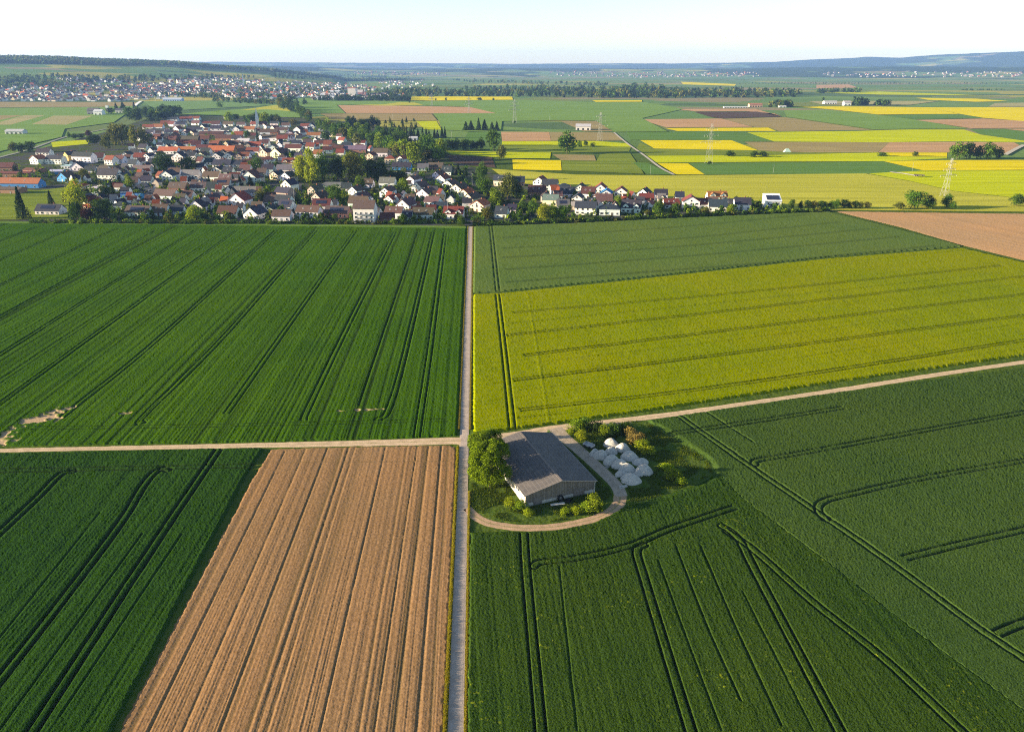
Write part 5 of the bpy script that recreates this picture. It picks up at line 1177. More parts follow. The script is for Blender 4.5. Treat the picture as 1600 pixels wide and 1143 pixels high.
# ---------------------------------------------------------------- trees one can tell apart
_c = {}
TR = [
 (37, 342, 50, 25, 'conifer', 'fir', 'tall dark conifer on the paddock by the field edge'), (81, 322, 24, 15, 'conifer', 'fir', 'smaller dark conifer on the paddock behind the bungalow'), (122, 323, 41, 36, 'broad', 'yellow', 'bright yellow green tree towering over the bungalow garden'),
 (122, 344, 28, 21, 'broad', 'dark', 'dark green tree in front of the bright yellow green one'), (138, 345, 24, 19, 'broad', 'purple', 'dark purple leaved tree beside the round dark tree'), (163, 342, 30, 31, 'broad', 'dark', 'round dark green tree at the front field edge'), (104, 317, 17, 14, 'broad', 'olive', 'small olive tree beside the yellow green giant'),
 (178, 311, 31, 13, 'conifer', 'fir', 'dark conifer beside the blue roofed shed'), (163, 310, 21, 24, 'broad', 'dark', 'dark spreading tree next to the conifer by the blue roofed shed'), (134, 285, 21, 15, 'broad', 'olive', 'olive tree in front of the large white house'), (202, 293, 20, 14, 'broad', 'lime', 'small lime tree beside the small white gable'), (212, 280, 10, 10, 'broad', 'green', 'low green tree before the grey purple roof'),
 (256, 269, 29, 31, 'broad', 'dark', 'large dark green tree below the balcony house'), (295, 268, 21, 27, 'broad', 'dark', 'wide dark tree next to the larger one below the balcony house'), (281, 331, 15, 11, 'broad', 'lime', 'small lime tree in a front garden'), (304, 346, 24, 21, 'broad', 'yellow', 'yellow green tree at the field edge before the pale gable'), (318, 346, 14, 15, 'broad', 'dark', 'dark tree close beside the yellow green one at the field edge'), (266, 334, 9, 11, 'broad', 'olive', 'low olive tree in a front garden'), (290, 289, 8, 7, 'broad', 'yellow', 'tiny bright tree between the white and the brick houses'),
 (328, 293, 19, 11, 'conifer', 'fir', 'dark conifer between brown roofed houses'), (366, 292, 19, 11, 'conifer', 'fir', 'first of the dark conifers before the maroon hip roof'), (376, 293, 20, 11, 'conifer', 'fir', 'middle dark conifer before the maroon hip roof'), (392, 292, 18, 12, 'conifer', 'fir', 'dark conifer at the street end before the maroon hip roof'), (401, 269, 21, 25, 'broad', 'green', 'green tree beside the gabled cream house'), (411, 319, 24, 22, 'broad', 'olive', 'dark olive tree behind the grey terrace'),
 (471, 285, 40, 23, 'broad', 'yellow', 'tall yellowish tree at the street end of the park trees'), (488, 287, 52, 28, 'broad', 'yellow', 'tallest yellow green tree of the park group'), (505, 283, 42, 26, 'broad', 'green', 'tall green tree behind the yellow ones in the park'), (528, 282, 38, 30, 'broad', 'dark', 'dark broad tree in the middle of the park'), (556, 284, 42, 36, 'broad', 'olive', 'large olive topped tree of the park'), (585, 283, 33, 30, 'broad', 'dark', 'dark park tree towards the orange roofs'), (597, 281, 30, 20, 'broad', 'dark', 'narrow dark tree at the orange roof end of the park'), (612, 283, 16, 24, 'broad', 'dark', 'low dark tree at the edge of the park'), (628, 283, 15, 22, 'broad', 'dark', 'low dark tree above the street bend'), (567, 258, 15, 14, 'broad', 'lime', 'lime topped tree at the back of the park'), (545, 262, 22, 20, 'broad', 'yellow', 'yellowish tree at the back of the park'),
 (562, 303, 27, 21, 'broad', 'green', 'green tree below the park on its own'), (525, 319, 29, 29, 'broad', 'green', 'bushy green tree between the gabled terraces'), (538, 312, 16, 14, 'broad', 'lime', 'lime tree beside the bushy green one between terraces'), (631, 301, 21, 21, 'broad', 'lime', 'lime green tree beside the solar roofed house'), (484, 351, 20, 8, 'conifer', 'fir', 'slim conifer at the field edge before the brown roof'), (502, 343, 9, 11, 'broad', 'gold', 'bright gold shrub like tree at the salmon house'), (720, 353, 17, 15, 'broad', 'green', 'green tree at the mouth of the farm road'),
 (630, 350, 15, 17, 'broad', 'green', 'green tree before the low brown roofed house'), (615, 351, 10, 9, 'broad', 'lime', 'small lime tree at the carport'), (524, 345, 11, 10, 'broad', 'green', 'small green tree before the salmon house'), (745, 352, 11, 14, 'broad', 'olive', 'low olive tree at the road corner on the hedge side'), (762, 346, 22, 17, 'broad', 'olive', 'olive tree in front of the blue shed'),
 (753, 282, 27, 19, 'broad', 'green', 'upright pale green tree at the meadow edge of the village'), (757, 303, 23, 27, 'broad', 'green', 'bright green tree below the upright one'), (773, 320, 26, 24, 'broad', 'lime', 'lime topped tree in the gardens near the road'), (793, 311, 38, 29, 'broad', 'olive', 'large brownish olive tree before the slate roofed house'), (807, 309, 26, 22, 'broad', 'dark', 'dark tree leaning to the large olive one'), (706, 273, 15, 12, 'conifer', 'fir', 'dark garden conifer behind the terrace, first of three'), (716, 273, 18, 12, 'conifer', 'fir', 'taller garden conifer in the middle of three'), (728, 276, 14, 7, 'conifer', 'fir', 'slim conifer standing apart from the other two'), (707, 330, 10, 9, 'broad', 'green', 'small green street tree by the dormered red roof'),
 (818, 331, 15, 18, 'broad', 'green', 'green garden tree, first on the way along the hedge end'), (832, 333, 19, 18, 'broad', 'green', 'green garden tree next to the yellow green clump'), (850, 346, 27, 25, 'broad', 'yellow', 'yellow green tree at the field edge of the hedge end'), (864, 346, 24, 18, 'broad', 'lime', 'lime tree beside the yellow green one at the field edge'), (878, 346, 24, 20, 'broad', 'green', 'green tree before the low grey roofs'), (899, 309, 11, 12, 'broad', 'green', 'small round tree between white gables'), (966, 323, 17, 15, 'broad', 'lime', 'lime tree between the hip roof and the white gables'), (980, 319, 20, 7, 'poplar', 'lime', 'slim upright tree before the white gable'), (989, 319, 13, 11, 'broad', 'green', 'small green tree beside the slim upright one'), (1012, 337, 9, 12, 'broad', 'olive', 'low olive tree beside the pale car'), (1028, 339, 23, 17, 'broad', 'green', 'dark green tree near the red lit roof'), (1052, 339, 18, 22, 'broad', 'green', 'broad green tree under the low red roof'), (1102, 336, 12, 18, 'broad', 'olive', 'olive tree under the slate roof beside the orange one'), (1139, 334, 14, 13, 'broad', 'yellow', 'yellow green tree between slate roofed houses'), (1150, 319, 12, 10, 'broad', 'dark', 'dark tree behind the slate roof, first of the pair'), (1172, 321, 12, 12, 'broad', 'dark', 'dark tree behind the slate roof, second of the pair'), (1236, 328, 16, 11, 'broad', 'green', 'pointed green tree beside the modern white house'), (1250, 327, 13, 9, 'broad', 'dark', 'dark little tree at the start of the hedge'),
 (22, 238, 15, 16, 'broad', 'olive', 'brownish olive tree by the curving road'), (35, 238, 14, 14, 'broad', 'dark', 'dark tree in the roadside group'), (48, 238, 16, 17, 'broad', 'dark', 'dark tree at the end of the roadside group'), (140, 214, 10, 12, 'broad', 'purple', 'purple leaved tree by the road into the village'), (147, 226, 15, 23, 'broad', 'dark', 'dark round tree behind the sunlit meadow'), (117, 217, 8, 12, 'broad', 'dark', 'dark low tree in the hedge by the road, first of two'), (128, 217, 8, 12, 'broad', 'dark', 'dark low tree in the hedge by the road, second of two'), (108, 216, 9, 7, 'broad', 'green', 'small green tree by the curving road'),
 (168, 234, 23, 17, 'broad', 'olive', 'olive tree at the meadow end of the copse'), (180, 227, 31, 22, 'broad', 'olive', 'tall olive tree of the copse'), (192, 227, 32, 22, 'broad', 'olive', 'tall pale olive tree in the middle of the copse'), (212, 229, 31, 17, 'broad', 'olive', 'narrow olive tree of the copse'), (225, 228, 27, 20, 'broad', 'olive', 'rounded olive tree at the red roof end of the copse'), (202, 222, 22, 18, 'broad', 'dark', 'dark tree at the back of the copse'), (236, 224, 14, 14, 'broad', 'dark', 'dark tree beside the copse by the red roofs'),
 (182, 172, 11, 9, 'conifer', 'fir', 'conifer at the outlying farm, first of three'), (193, 173, 13, 15, 'conifer', 'fir', 'broad conifer at the outlying farm, middle of three'), (210, 170, 11, 7, 'conifer', 'fir', 'slim conifer at the outlying farm'), (173, 178, 9, 12, 'broad', 'dark', 'dark tree beside the white silo of the outlying farm'),
 (359, 191, 15, 17, 'broad', 'lime', 'rounded lime tree at the far village edge'), (414, 194, 17, 18, 'broad', 'yellow', 'yellowish tree just behind the spire'), (365, 218, 11, 9, 'broad', 'yellow', 'small bright tree among the old roofs'), (387, 218, 13, 11, 'broad', 'green', 'green tree in the old core near the spire'), (403, 221, 17, 8, 'conifer', 'fir', 'dark slim conifer below the spire'), (335, 229, 11, 14, 'broad', 'yellow', 'bright tree among the red roofs'), (510, 223, 19, 14, 'broad', 'dark', 'dark tree beside the orange roof'), (479, 226, 11, 13, 'broad', 'lime', 'lime tree below the orange roof'), (461, 246, 11, 14, 'broad', 'green', 'green tree beside the long white wall'), (448, 247, 9, 10, 'broad', 'dark', 'dark tree by the cream gables'),
 (886, 240, 32, 31, 'broad', 'green', 'big round solitary tree on the plain beyond the village'), (772, 236, 31, 23, 'broad', 'green', 'large green tree at the end of the round tree row'), (783, 249, 21, 16, 'broad', 'olive', 'brownish tree in front of the large green one'), (768, 228, 22, 16, 'broad', 'dark', 'dark tree behind the large green one by the pitch'),
 (1495, 249, 25, 27, 'broad', 'green', 'sunlit round tree of the far copse'), (1510, 248, 24, 20, 'broad', 'dark', 'dark tree in the middle of the far copse'), (1526, 248, 19, 17, 'broad', 'dark', 'dark low tree in the far copse gap'), (1543, 249, 25, 24, 'broad', 'green', 'big round tree at the far end of the copse'), (1559, 248, 17, 16, 'broad', 'dark', 'small dark tree at the end of the far copse'),
 (1428, 326, 27, 31, 'broad', 'green', 'large round tree of the clump below the tallest pylon'), (1449, 324, 18, 21, 'broad', 'dark', 'dark tree beside the large round one below the pylon'), (1478, 325, 21, 16, 'broad', 'green', 'green tree at the foot of the tallest pylon'), (1404, 327, 11, 18, 'broad', 'olive', 'low olive tree at the hedge side of the clump'), (1453, 327, 12, 16, 'broad', 'green', 'small round tree in front of the dark one'), (1487, 327, 12, 15, 'broad', 'green', 'low green tree on the open side of the clump'), (1588, 322, 18, 23, 'broad', 'green', 'round green tree alone beyond the bare field'), (1606, 322, 14, 16, 'broad', 'dark', 'dark tree behind the lone round one'),
]
for px, py, h, w, k, c, lab in TR:
    ptree(px, py, h, w, k, c, lab, lod='near' if py > 262 else 'mid')
# groups of like trees, each a tree of its own
def row(pts, h, w, k, cols, lab, grp, lod='mid'):
    for px, py in pts:
        ptree(px + random.uniform(-1.5, 1.5), py + random.uniform(-.6, .6), h * random.uniform(.8, 1.2), w * random.uniform(.85, 1.2), k, random.choice(cols), lab, group=grp, lod=lod)
row([(700 + 7.5 * i, 235.5 - .2 * i) for i in range(8)], 15, 12, 'broad', ['dark', 'dark', 'green'], 'round dark tree in the row along the sports pitch', 'round trees along the sports pitch')
row([(727, 204), (737, 204), (747, 204), (758, 204.5), (768, 204), (776, 204)], 16, 13, 'conifer', ['fir', 'dark'], 'dark tree of the spinney on the green plain', 'trees of the spinney')
row([(1262 + 9.2 * i, 325 + .1 * i) for i in range(11)], 12, 13, 'broad', ['green', 'olive', 'dark'], 'low bushy tree in the hedge between barley and wheat', 'trees in the hedge line', 'near')
row([(548 + 7 * i, 200) for i in range(7)], 16, 13, 'broad', ['dark', 'fir'], 'dark tree of the thick grove behind the village', 'trees of the thick grove')
row([(642 + 6 * i, 216 - .1 * i) for i in range(10)], 15, 8, 'conifer', ['fir', 'dark'], 'dark conifer in the row above the pitch', 'conifers above the pitch')
_r2 = random.Random(3)
row([(_r2.uniform(525, 668), 0) for _ in range(0)], 1, 1, 'broad', ['green'], '', '')
for i in range(62):
    px = _r2.uniform(500, 690); lo = np.interp(px, [500, 560, 640, 690], [199, 206, 214, 236]); hi = np.interp(px, [500, 545, 600, 640, 690], [206, 226, 238, 252, 254])
    py = _r2.uniform(lo, hi); s = 0.85 + (py - 200) / 90
    ptree(px, py, 15 * s * _r2.uniform(.8, 1.25), 15 * s * _r2.uniform(.8, 1.2), 'broad', _r2.choice(['green', 'lime', 'dark', 'olive', 'green']), 'leafy tree of the broad wooded belt beside the village', group='trees of the wooded belt')
for px, py, h, w, c, lab in [(648, 258, 35, 28, 'lime', 'tallest lime lit tree at the street end of the wooded belt'), (668, 251, 21, 21, 'dark', 'dark tree beside the tallest lime one of the belt'), (687, 249, 17, 23, 'dark', 'dark round tree at the ploughed plot'), (611, 239, 25, 24, 'green', 'big green tree in the middle of the wooded belt'), (632, 246, 27, 19, 'lime', 'tall lime tree beside the orange roofs'), (592, 231, 20, 20, 'lime', 'lime lit tree behind the long grey roof')]:
    ptree(px, py, h, w, 'broad', c, lab, lod='mid')
for i in range(34):
    px = _r2.uniform(600, 652); py = _r2.uniform(191, 212)
    ptree(px, py, 7 * _r2.uniform(.7, 1.4), 6 * _r2.uniform(.7, 1.3), 'conifer', _r2.choice(['fir', 'olive', 'dark']), 'young tree of the plantation behind the wooded belt', group='young plantation trees', lod='far')
for i in range(26):
    px = _r2.uniform(195, 285); py = np.interp(px, [195, 240, 285], [186, 187, 181]) + _r2.uniform(-6, 5)
    ptree(px, py, 14 * _r2.uniform(.75, 1.2), 14 * _r2.uniform(.8, 1.2), 'broad', _r2.choice(['dark', 'dark', 'green']), 'dark tree of the grove between the farm and the village', group='grove between farm and village')
for i in range(22):
    px = _r2.uniform(368, 500); py = np.interp(px, [368, 420, 500], [191, 193, 198]) + _r2.uniform(-3, 2)
    ptree(px, py, 12 * _r2.uniform(.75, 1.2), 13 * _r2.uniform(.8, 1.2), 'broad', _r2.choice(['dark', 'green', 'olive']), 'tree in the green fringe behind the spire', group='trees behind the spire')
for i in range(24):
    t = _r2.random(); px = 442 + 48 * t + _r2.uniform(-6, 6); py = 168 + 22 * t + _r2.uniform(-2, 2)
    ptree(px, py, 13 * _r2.uniform(.8, 1.25), 12 * _r2.uniform(.8, 1.2), 'broad', _r2.choice(['green', 'olive', 'dark']), 'tree of the strip leading from the village to the far town', group='tree strip to the far town')
for px, py, h, w, lab in [(1140, 244, 8, 17, 'low round bush on the meadow strip, the smaller one'), (1178, 245, 8, 18, 'low spreading bush on the meadow strip beside the smaller one'), (1192, 245, 8, 16, 'low bush at the end of the meadow strip pair'), (1377, 244, 6, 15, 'low dark bush at the start of the short rape strip'), (1430, 244, 7, 10, 'small round bush at the end of the short rape strip'), (1108, 257, 5, 7, 'small round bush at the foot of the middle pylon'), (905, 230, 10, 10, 'loose shrub beside the big solitary tree'), (915, 228, 8, 9, 'thin shrub behind the big solitary tree'), (926, 229, 6, 9, 'low shrub on the grass strip near the pylon'), (804, 193, 4, 4, 'tiny bush at a far pylon foot'), (640, 161, 4, 3, 'first tiny bush along the far rape'), (681, 157, 3.5, 3, 'second tiny bush along the far rape'), (697, 157, 4, 4, 'third tiny bush along the far rape'), (750, 157, 4, 9, 'wider bush along the far rape'), (771, 157, 3.5, 4, 'last little bush along the far rape'), (647, 190, 5, 5, 'dark single bush at the edge of the brown field'), (344, 168, 9, 10, 'dark round bush on the striped field edge')]:
    ptree(px, py, h, w, 'bush', 'dark' if h < 8.5 else 'green', lab, lod='mid')
# clipped and wild garden greenery, past counting
def greenery():
    g = np.random.default_rng(77); V = []; Fc = []; Cc = []; Vv = []; nv = 0
    spots = []
    for px in np.arange(48, 735, 3.6): spots.append((px, 349.5 + g.normal(0, .5) - 1.2 * (px < 300) * (300 - px) / 300, g.uniform(1.6, 3.4), g.uniform(2.4, 4.2), 0))
    for px in np.arange(742, 1300, 3.0):
        yy = np.interp(px, [742, 900, 1100, 1300], [353, 347.5, 338, 330]); spots.append((px, yy + g.normal(0, .4), g.uniform(1.6, 3.6), g.uniform(2.6, 4.4), 1))
    for i in range(2300):
        px = g.uniform(0, 740); py = g.uniform(262, 346)
        if 0 < px < 112 and py > 290: continue
        spots.append((px, py, g.uniform(1.2, 6.0) , g.uniform(2.4, 6.2), 2))
    for i in range(380):
        px = g.uniform(745, 1230); py = np.interp(px, [745, 1230], [g.uniform(300, 350), g.uniform(320, 333)]); spots.append((px, py, g.uniform(1.2, 6.0) , g.uniform(2.4, 6.2), 2))
    for i in range(620):
        px = g.uniform(215, 620); py = g.uniform(195, 262); spots.append((px, py, g.uniform(1.8, 6.5), g.uniform(3, 7.5), 2))
    pal = np.array([LEAFCOL[k] for k in ('green', 'green', 'lime', 'olive', 'dark', 'green', 'lime')])
    hx = np.array([h_['x'] for h_ in HL]); hy = np.array([h_['y'] for h_ in HL]); hwid = np.array([h_['w'] for h_ in HL])
    for px, py, h, w, sset in spots:
        if sset == 2:
            hit = (np.abs(hx - px) < hwid * .5 - 1) & (py < hy - 0.4) & (py > hy - 7)
            if hit.any(): continue
        b = WT(px, py); n = int(70 if py > 300 else 45)
        v, f, t = leaf_cloud(n, 0.17, 'bush', int(g.integers(1e6)))
        v = v * np.array([w, w, h]) + b
        V.append(v); Fc.append(f + nv); nv += len(v); Vv.append(t)
        c = pal[g.integers(len(pal))] * g.uniform(.75, 1.25); Cc.append(np.tile([*c, 1], (len(v), 1)))
    me = mesh('garden_shrubbery', np.concatenate(V), np.concatenate(Fc), LEAF_A, None, False, [('v', 'FACE', 'FLOAT', np.concatenate(Vv)), ('col', 'POINT', 'FLOAT_COLOR', np.concatenate(Cc))])
    tag(obj('garden_shrubbery', me), 'garden shrubbery and hedges filling the gaps between the village houses', 'shrubbery', kind='stuff')
greenery()

# ---------------------------------------------------------------- pylons, masts, far buildings
def pylon(px, py, top, lab, arms=True):
    b = WT(px, py); H = height_to((b[0], b[1]), top)
    r = empty('lattice_pylon', b, R(20)); tag(r, lab, 'pylon', 'lattice pylons crossing the plain')
    k_ = max(1.0, b[1] / 800); th = 0.075 * k_; w0, w1 = H * .075, H * .018
    lv = np.array([0, .2, .38, .53, .66, .77, .87, 1.0]); hw = w0 + (w1 - w0) * lv ** .8
    q = [(-1, -1), (1, -1), (1, 1), (-1, 1)]; ns = len(lv) - 1
    for sx, sy in q:
        lg = MB()
        for i in range(ns): lg.bar((sx * hw[i], sy * hw[i], H * lv[i]), (sx * hw[i + 1], sy * hw[i + 1], H * lv[i + 1]), th, None, 4)
        obj('leg', lg.mesh('leg', METAL), r)
    br = MB()
    for i in range(ns):
        for k in range(4):
            a, c = q[k], q[(k + 1) % 4]
            br.bar((a[0] * hw[i], a[1] * hw[i], H * lv[i]), (c[0] * hw[i + 1], c[1] * hw[i + 1], H * lv[i + 1]), th * .5, None, 4)
            br.bar((c[0] * hw[i], c[1] * hw[i], H * lv[i]), (a[0] * hw[i + 1], a[1] * hw[i + 1], H * lv[i + 1]), th * .5, None, 4)
    obj('bracing', br.mesh('bracing', METAL), r)
    if arms:
        for z, L in ((.56, .29), (.72, .21), (.87, .17)):
            am = MB(); t2 = th * 1.5
            for s in (-1, 1):
                e = (s * H * L, 0, H * z)
                for y in (-1, 1):
                    am.bar((0, y * H * .02, H * z), e, t2, None, 4)
                am.bar((0, 0, H * (z + .06)), e, t2 * .8, None, 4)
                for f in (.33, .66): am.bar((s * H * L * f, 0, H * z), (s * H * L * f, 0, H * (z + .06 * (1 - f))), t2 * .6, None, 4)
                for f in (.55, 1.0): am.bar((s * H * L * f, 0, H * z), (s * H * L * f, 0, H * (z - .045)), t2, None, 5)
            obj('crossarm', am.mesh('crossarm', METAL), r)
pylon(1475, 307, 247, 'tallest lattice pylon with three crossarms, behind the tree clump'); pylon(1107, 256, 193, 'lattice pylon between the yellow fields, a bush at its foot')
pylon(937, 221, 175, 'lattice pylon beside the pale shed on the soil field'); pylon(804, 192, 155, 'faint lattice pylon on the green plain'); pylon(733, 177, 151, 'faint lattice pylon at the long brown field'); pylon(675, 166, 146, 'faintest lattice pylon beyond the brown field')
def pole(px, py, top, lab, name='utility_pole', lamp=False):
    b = WT(px, py); H = height_to((b[0], b[1]), top); th = .075 * max(1, b[1] / 800)
    r = empty(name, b); tag(r, lab, 'pole')
    p = MB(); p.bar((0, 0, 0), (0, 0, H), th * 1.3, th, 7); obj('mast', p.mesh('mast', METAL), r)
    a = MB(); a.box(-H * .07, -th, H * .94, H * .07, th, H * .955 + th)
    if lamp:
        for x in (-.06, 0, .06): a.box(H * x - th * 1.5, -th * 2, H * .96 + th, H * x + th * 1.5, th * .5, H * .99 + th)
    obj('lamp_head' if lamp else 'crossarm', a.mesh('arm', METAL), r)
for px, py, t, lab in ((1016, 273, 257, 'thin pole at the edge of the barley by the green wedge'), (1208, 271, 258, 'thin pole standing at the dark green wedge'), (1425, 268, 253, 'thin pole by the vivid rape edge'), (859, 188, 181, 'thin pole on the far green plain'), (911, 186, 178, 'second thin pole on the far green plain'), (614, 187, 178, 'thin pole on the duller brown soil'), (738, 300, 270, 'utility pole by the garden conifers'), (462, 330, 292, 'tall pole in the narrow street'), (700, 342, 312, 'tall street pole near the dormered red roof')):
    pole(px, py, t, lab)
for px, py, t, lab in ((659, 217, 207, 'floodlight mast at the far corner of the pitch'), (684, 216, 207, 'floodlight mast at the middle of the far pitch side'), (706, 217, 205, 'floodlight mast at the spinney corner of the pitch'), (689, 233, 217, 'floodlight mast at the near pitch side')):
    pole(px, py, t, lab, 'floodlight_mast', True)
pole(243, 159, 149, 'white mast at the striped field', 'white_mast'); pole(570, 152, 128, 'tall pale mast of the far works', 'tall_mast')

def block(px, py, wpx, hpx, lab, wc, rc, name='farm_building', cat='building', depth=14, roof='e', az=0.0):
    b = WT(px, py); m = math.hypot(b[0], b[1]) / FOC; w = wpx * m; h = hpx * m
    r = empty(name, (b[0], b[1], b[2] + .1), R(az)); tag(r, lab, cat)
    hw = w / 2; e = h * (.62 if roof == 'e' else .92)
    wl = MB(); p = [(0, 0), (depth, 0), (depth, e), (depth / 2, h - .3), (0, e)] if roof == 'e' else [(0, 0), (depth, 0), (depth, e), (depth / 2, e + .01), (0, e)]
    wl.add([(-hw, *q) for q in p] + [(hw, *q) for q in p], [(4, 3, 2, 1, 0), (5, 6, 7, 8, 9), (0, 1, 6, 5), (1, 2, 7, 6), (2, 3, 8, 7), (3, 4, 9, 8), (4, 0, 5, 9)]); obj('wall', wl.mesh('wall', WALL), r, None, 0, wc)
    rf = MB()
    if roof == 'e':
        rf.slab([(-hw - .5, -.6, e), (hw + .5, -.6, e), (hw + .5, depth / 2, h), (-hw - .5, depth / 2, h)], .25); rf.slab([(-hw - .5, depth / 2 + .005, h), (hw + .5, depth / 2 + .005, h), (hw + .5, depth + .6, e), (-hw - .5, depth + .6, e)], .25)
    else: rf.box(-hw - .3, -.3, e + .05, hw + .3, depth + .3, h)
    obj('roof', rf.mesh('roof', ROOF), r, None, 0, rc)
    d = MB(); k = max(2, int(w / 7))
    for i in range(k):
        x = -hw + w * (i + .5) / k; d.box(x - 1.6, -.08, .1, x + 1.6, -.004, min(e * .6, 3.4))
    obj('door', d.mesh('door', GLASS), r)
white, grey = (.78, .78, .76), (.4, .4, .42)
block(911, 203.5, 22, 8.5, 'pale shed standing alone on the tan soil plot', (.55, .52, .50), (.52, .50, .52), 'field_shed', 'shed', 22, 'e', -8)
block(1181, 167.5, 18, 5, 'long red brown roofed farmhouse of the farmstead with few trees', (.55, .35, .25), (.4, .17, .1), 'farm_building', 'farmhouse', 16)
block(1150, 168.5, 34, 1.6, 'long low white polytunnel beside the red brown farmhouse', white, (.7, .7, .68), 'polytunnel', 'polytunnel', 10)
block(1298, 163, 17, 4.5, 'white farmhouse of the far farmstead in the open', white, (.5, .48, .45), 'farm_building', 'farmhouse', 16); block(1324, 165, 9, 6, 'white gabled farmhouse beside dark trees on the plain', white, (.45, .4, .4), 'farm_building', 'farmhouse', 14)
block(1223, 168, 10, 2.2, 'small white shed beside the farmstead trees', white, white, 'farm_building', 'shed', 8)
block(22, 210, 22, 6, 'long low pale shed alone on the green field', (.62, .62, .60), (.5, .5, .52), 'field_shed', 'shed', 14)
block(145, 179, 14, 8, 'dark roofed shed of the outlying farm', (.2, .2, .22), (.12, .11, .12), 'farm_building', 'shed', 18); block(153, 180, 11, 7, 'white fronted hall with arches at the outlying farm', white, (.6, .62, .66), 'farm_building', 'hall', 16)
block(168, 175, 3, 8, 'white silo tower at the outlying farm', white, white, 'silo_tower', 'silo', 5, 'f'); block(195, 177, 24, 6, 'long dark house behind conifers at the outlying farm', (.55, .55, .55), (.07, .07, .09), 'farm_building', 'farmhouse', 12)
block(269, 158.5, 25, 4.5, 'long blue grey hall at the edge of the striped field', (.35, .45, .65), (.5, .55, .65), 'sports_hall', 'hall', 22); block(645, 219, 13, 5, 'white clubhouse beside the sports pitch', white, (.55, .55, .58), 'clubhouse', 'clubhouse', 9)
block(550, 152, 11, 13, 'big white and red works building of the far town', (.72, .66, .60), (.5, .2, .16), 'works_building', 'factory', 40, 'f'); block(561, 151, 10, 9, 'red brick works hall beside the big white one', (.5, .22, .20), (.55, .50, .48), 'works_building', 'factory', 40)
for px, py, w, h, lab in ((500, 156, 20, 4, 'low white hall at the tree strip end of the far works'), (510, 151, 18, 4, 'white hall behind the low one in the far works'), (532, 155, 26, 4, 'long white hall in front of the works tower'), (580, 155, 14, 4, 'white hall with a stepped roof beyond the red works hall'), (592, 154, 11, 5, 'white gabled hall near the end of the far works'), (522, 146, 16, 4, 'pale hall at the back of the far works'), (628, 151, 14, 3, 'pale flat hall at the last end of the works')):
    block(px, py, w, h, lab, white, (.62, .64, .68), 'works_building', 'factory', 35)
# pale green tent on the soil field, and the dark trailer at the concrete strip
b_ = WT(1231, 238.5); m = MB(); w_ = 9.5
m.add([(-w_ / 2, 0, 0), (w_ / 2, 0, 0), (w_ / 2, 6, 0), (-w_ / 2, 6, 0), (-w_ / 5, 3, 4.6), (w_ / 6, 3, 4.4), (-w_ / 2.6, .4, 1.5), (w_ / 2.6, .4, 1.4), (w_ / 2.6, 5.6, 1.4), (-w_ / 2.6, 5.6, 1.5)],
      [(0, 1, 7, 6), (1, 2, 8, 7), (2, 3, 9, 8), (3, 0, 6, 9), (6, 7, 5, 4), (7, 8, 5), (8, 9, 4, 5), (9, 6, 4)])
tag(obj('field_tent', m.mesh('field_tent', plain('pale_green_canvas', (.38, .50, .42), .1)), None, (b_[0], b_[1], .4)), 'small pale green tent on the brown soil field', 'tent')
def trailer():
    b = WT(1436, 276.5); r = empty('flat_trailer', (b[0], b[1], .7), R(-30)); tag(r, 'dark flat trailer at the end of the concrete strip', 'trailer')
    k = MB(); k.box(-5, -1.2, .9, 5, 1.2, 1.3); k.box(-5, -1.2, 1.302, -4.8, 1.2, 2.2); k.box(-4.798, -1.2, 1.302, 5, -1.1, 1.7); k.box(-4.798, 1.1, 1.302, 5, 1.2, 1.7); obj('body', k.mesh('body', plain('dark_paint', (.07, .06, .06), .3)), r)
    wm = MB(); wm.bar((0, -.15, 0), (0, .15, 0), .5, None, 12); wm = wm.mesh('wheel', RUBBER)
    for x in (-3.2, -1.8, 3):
        for y in (-1.0, 1.0): obj('wheel', wm, r, (x, y, .5))
trailer()

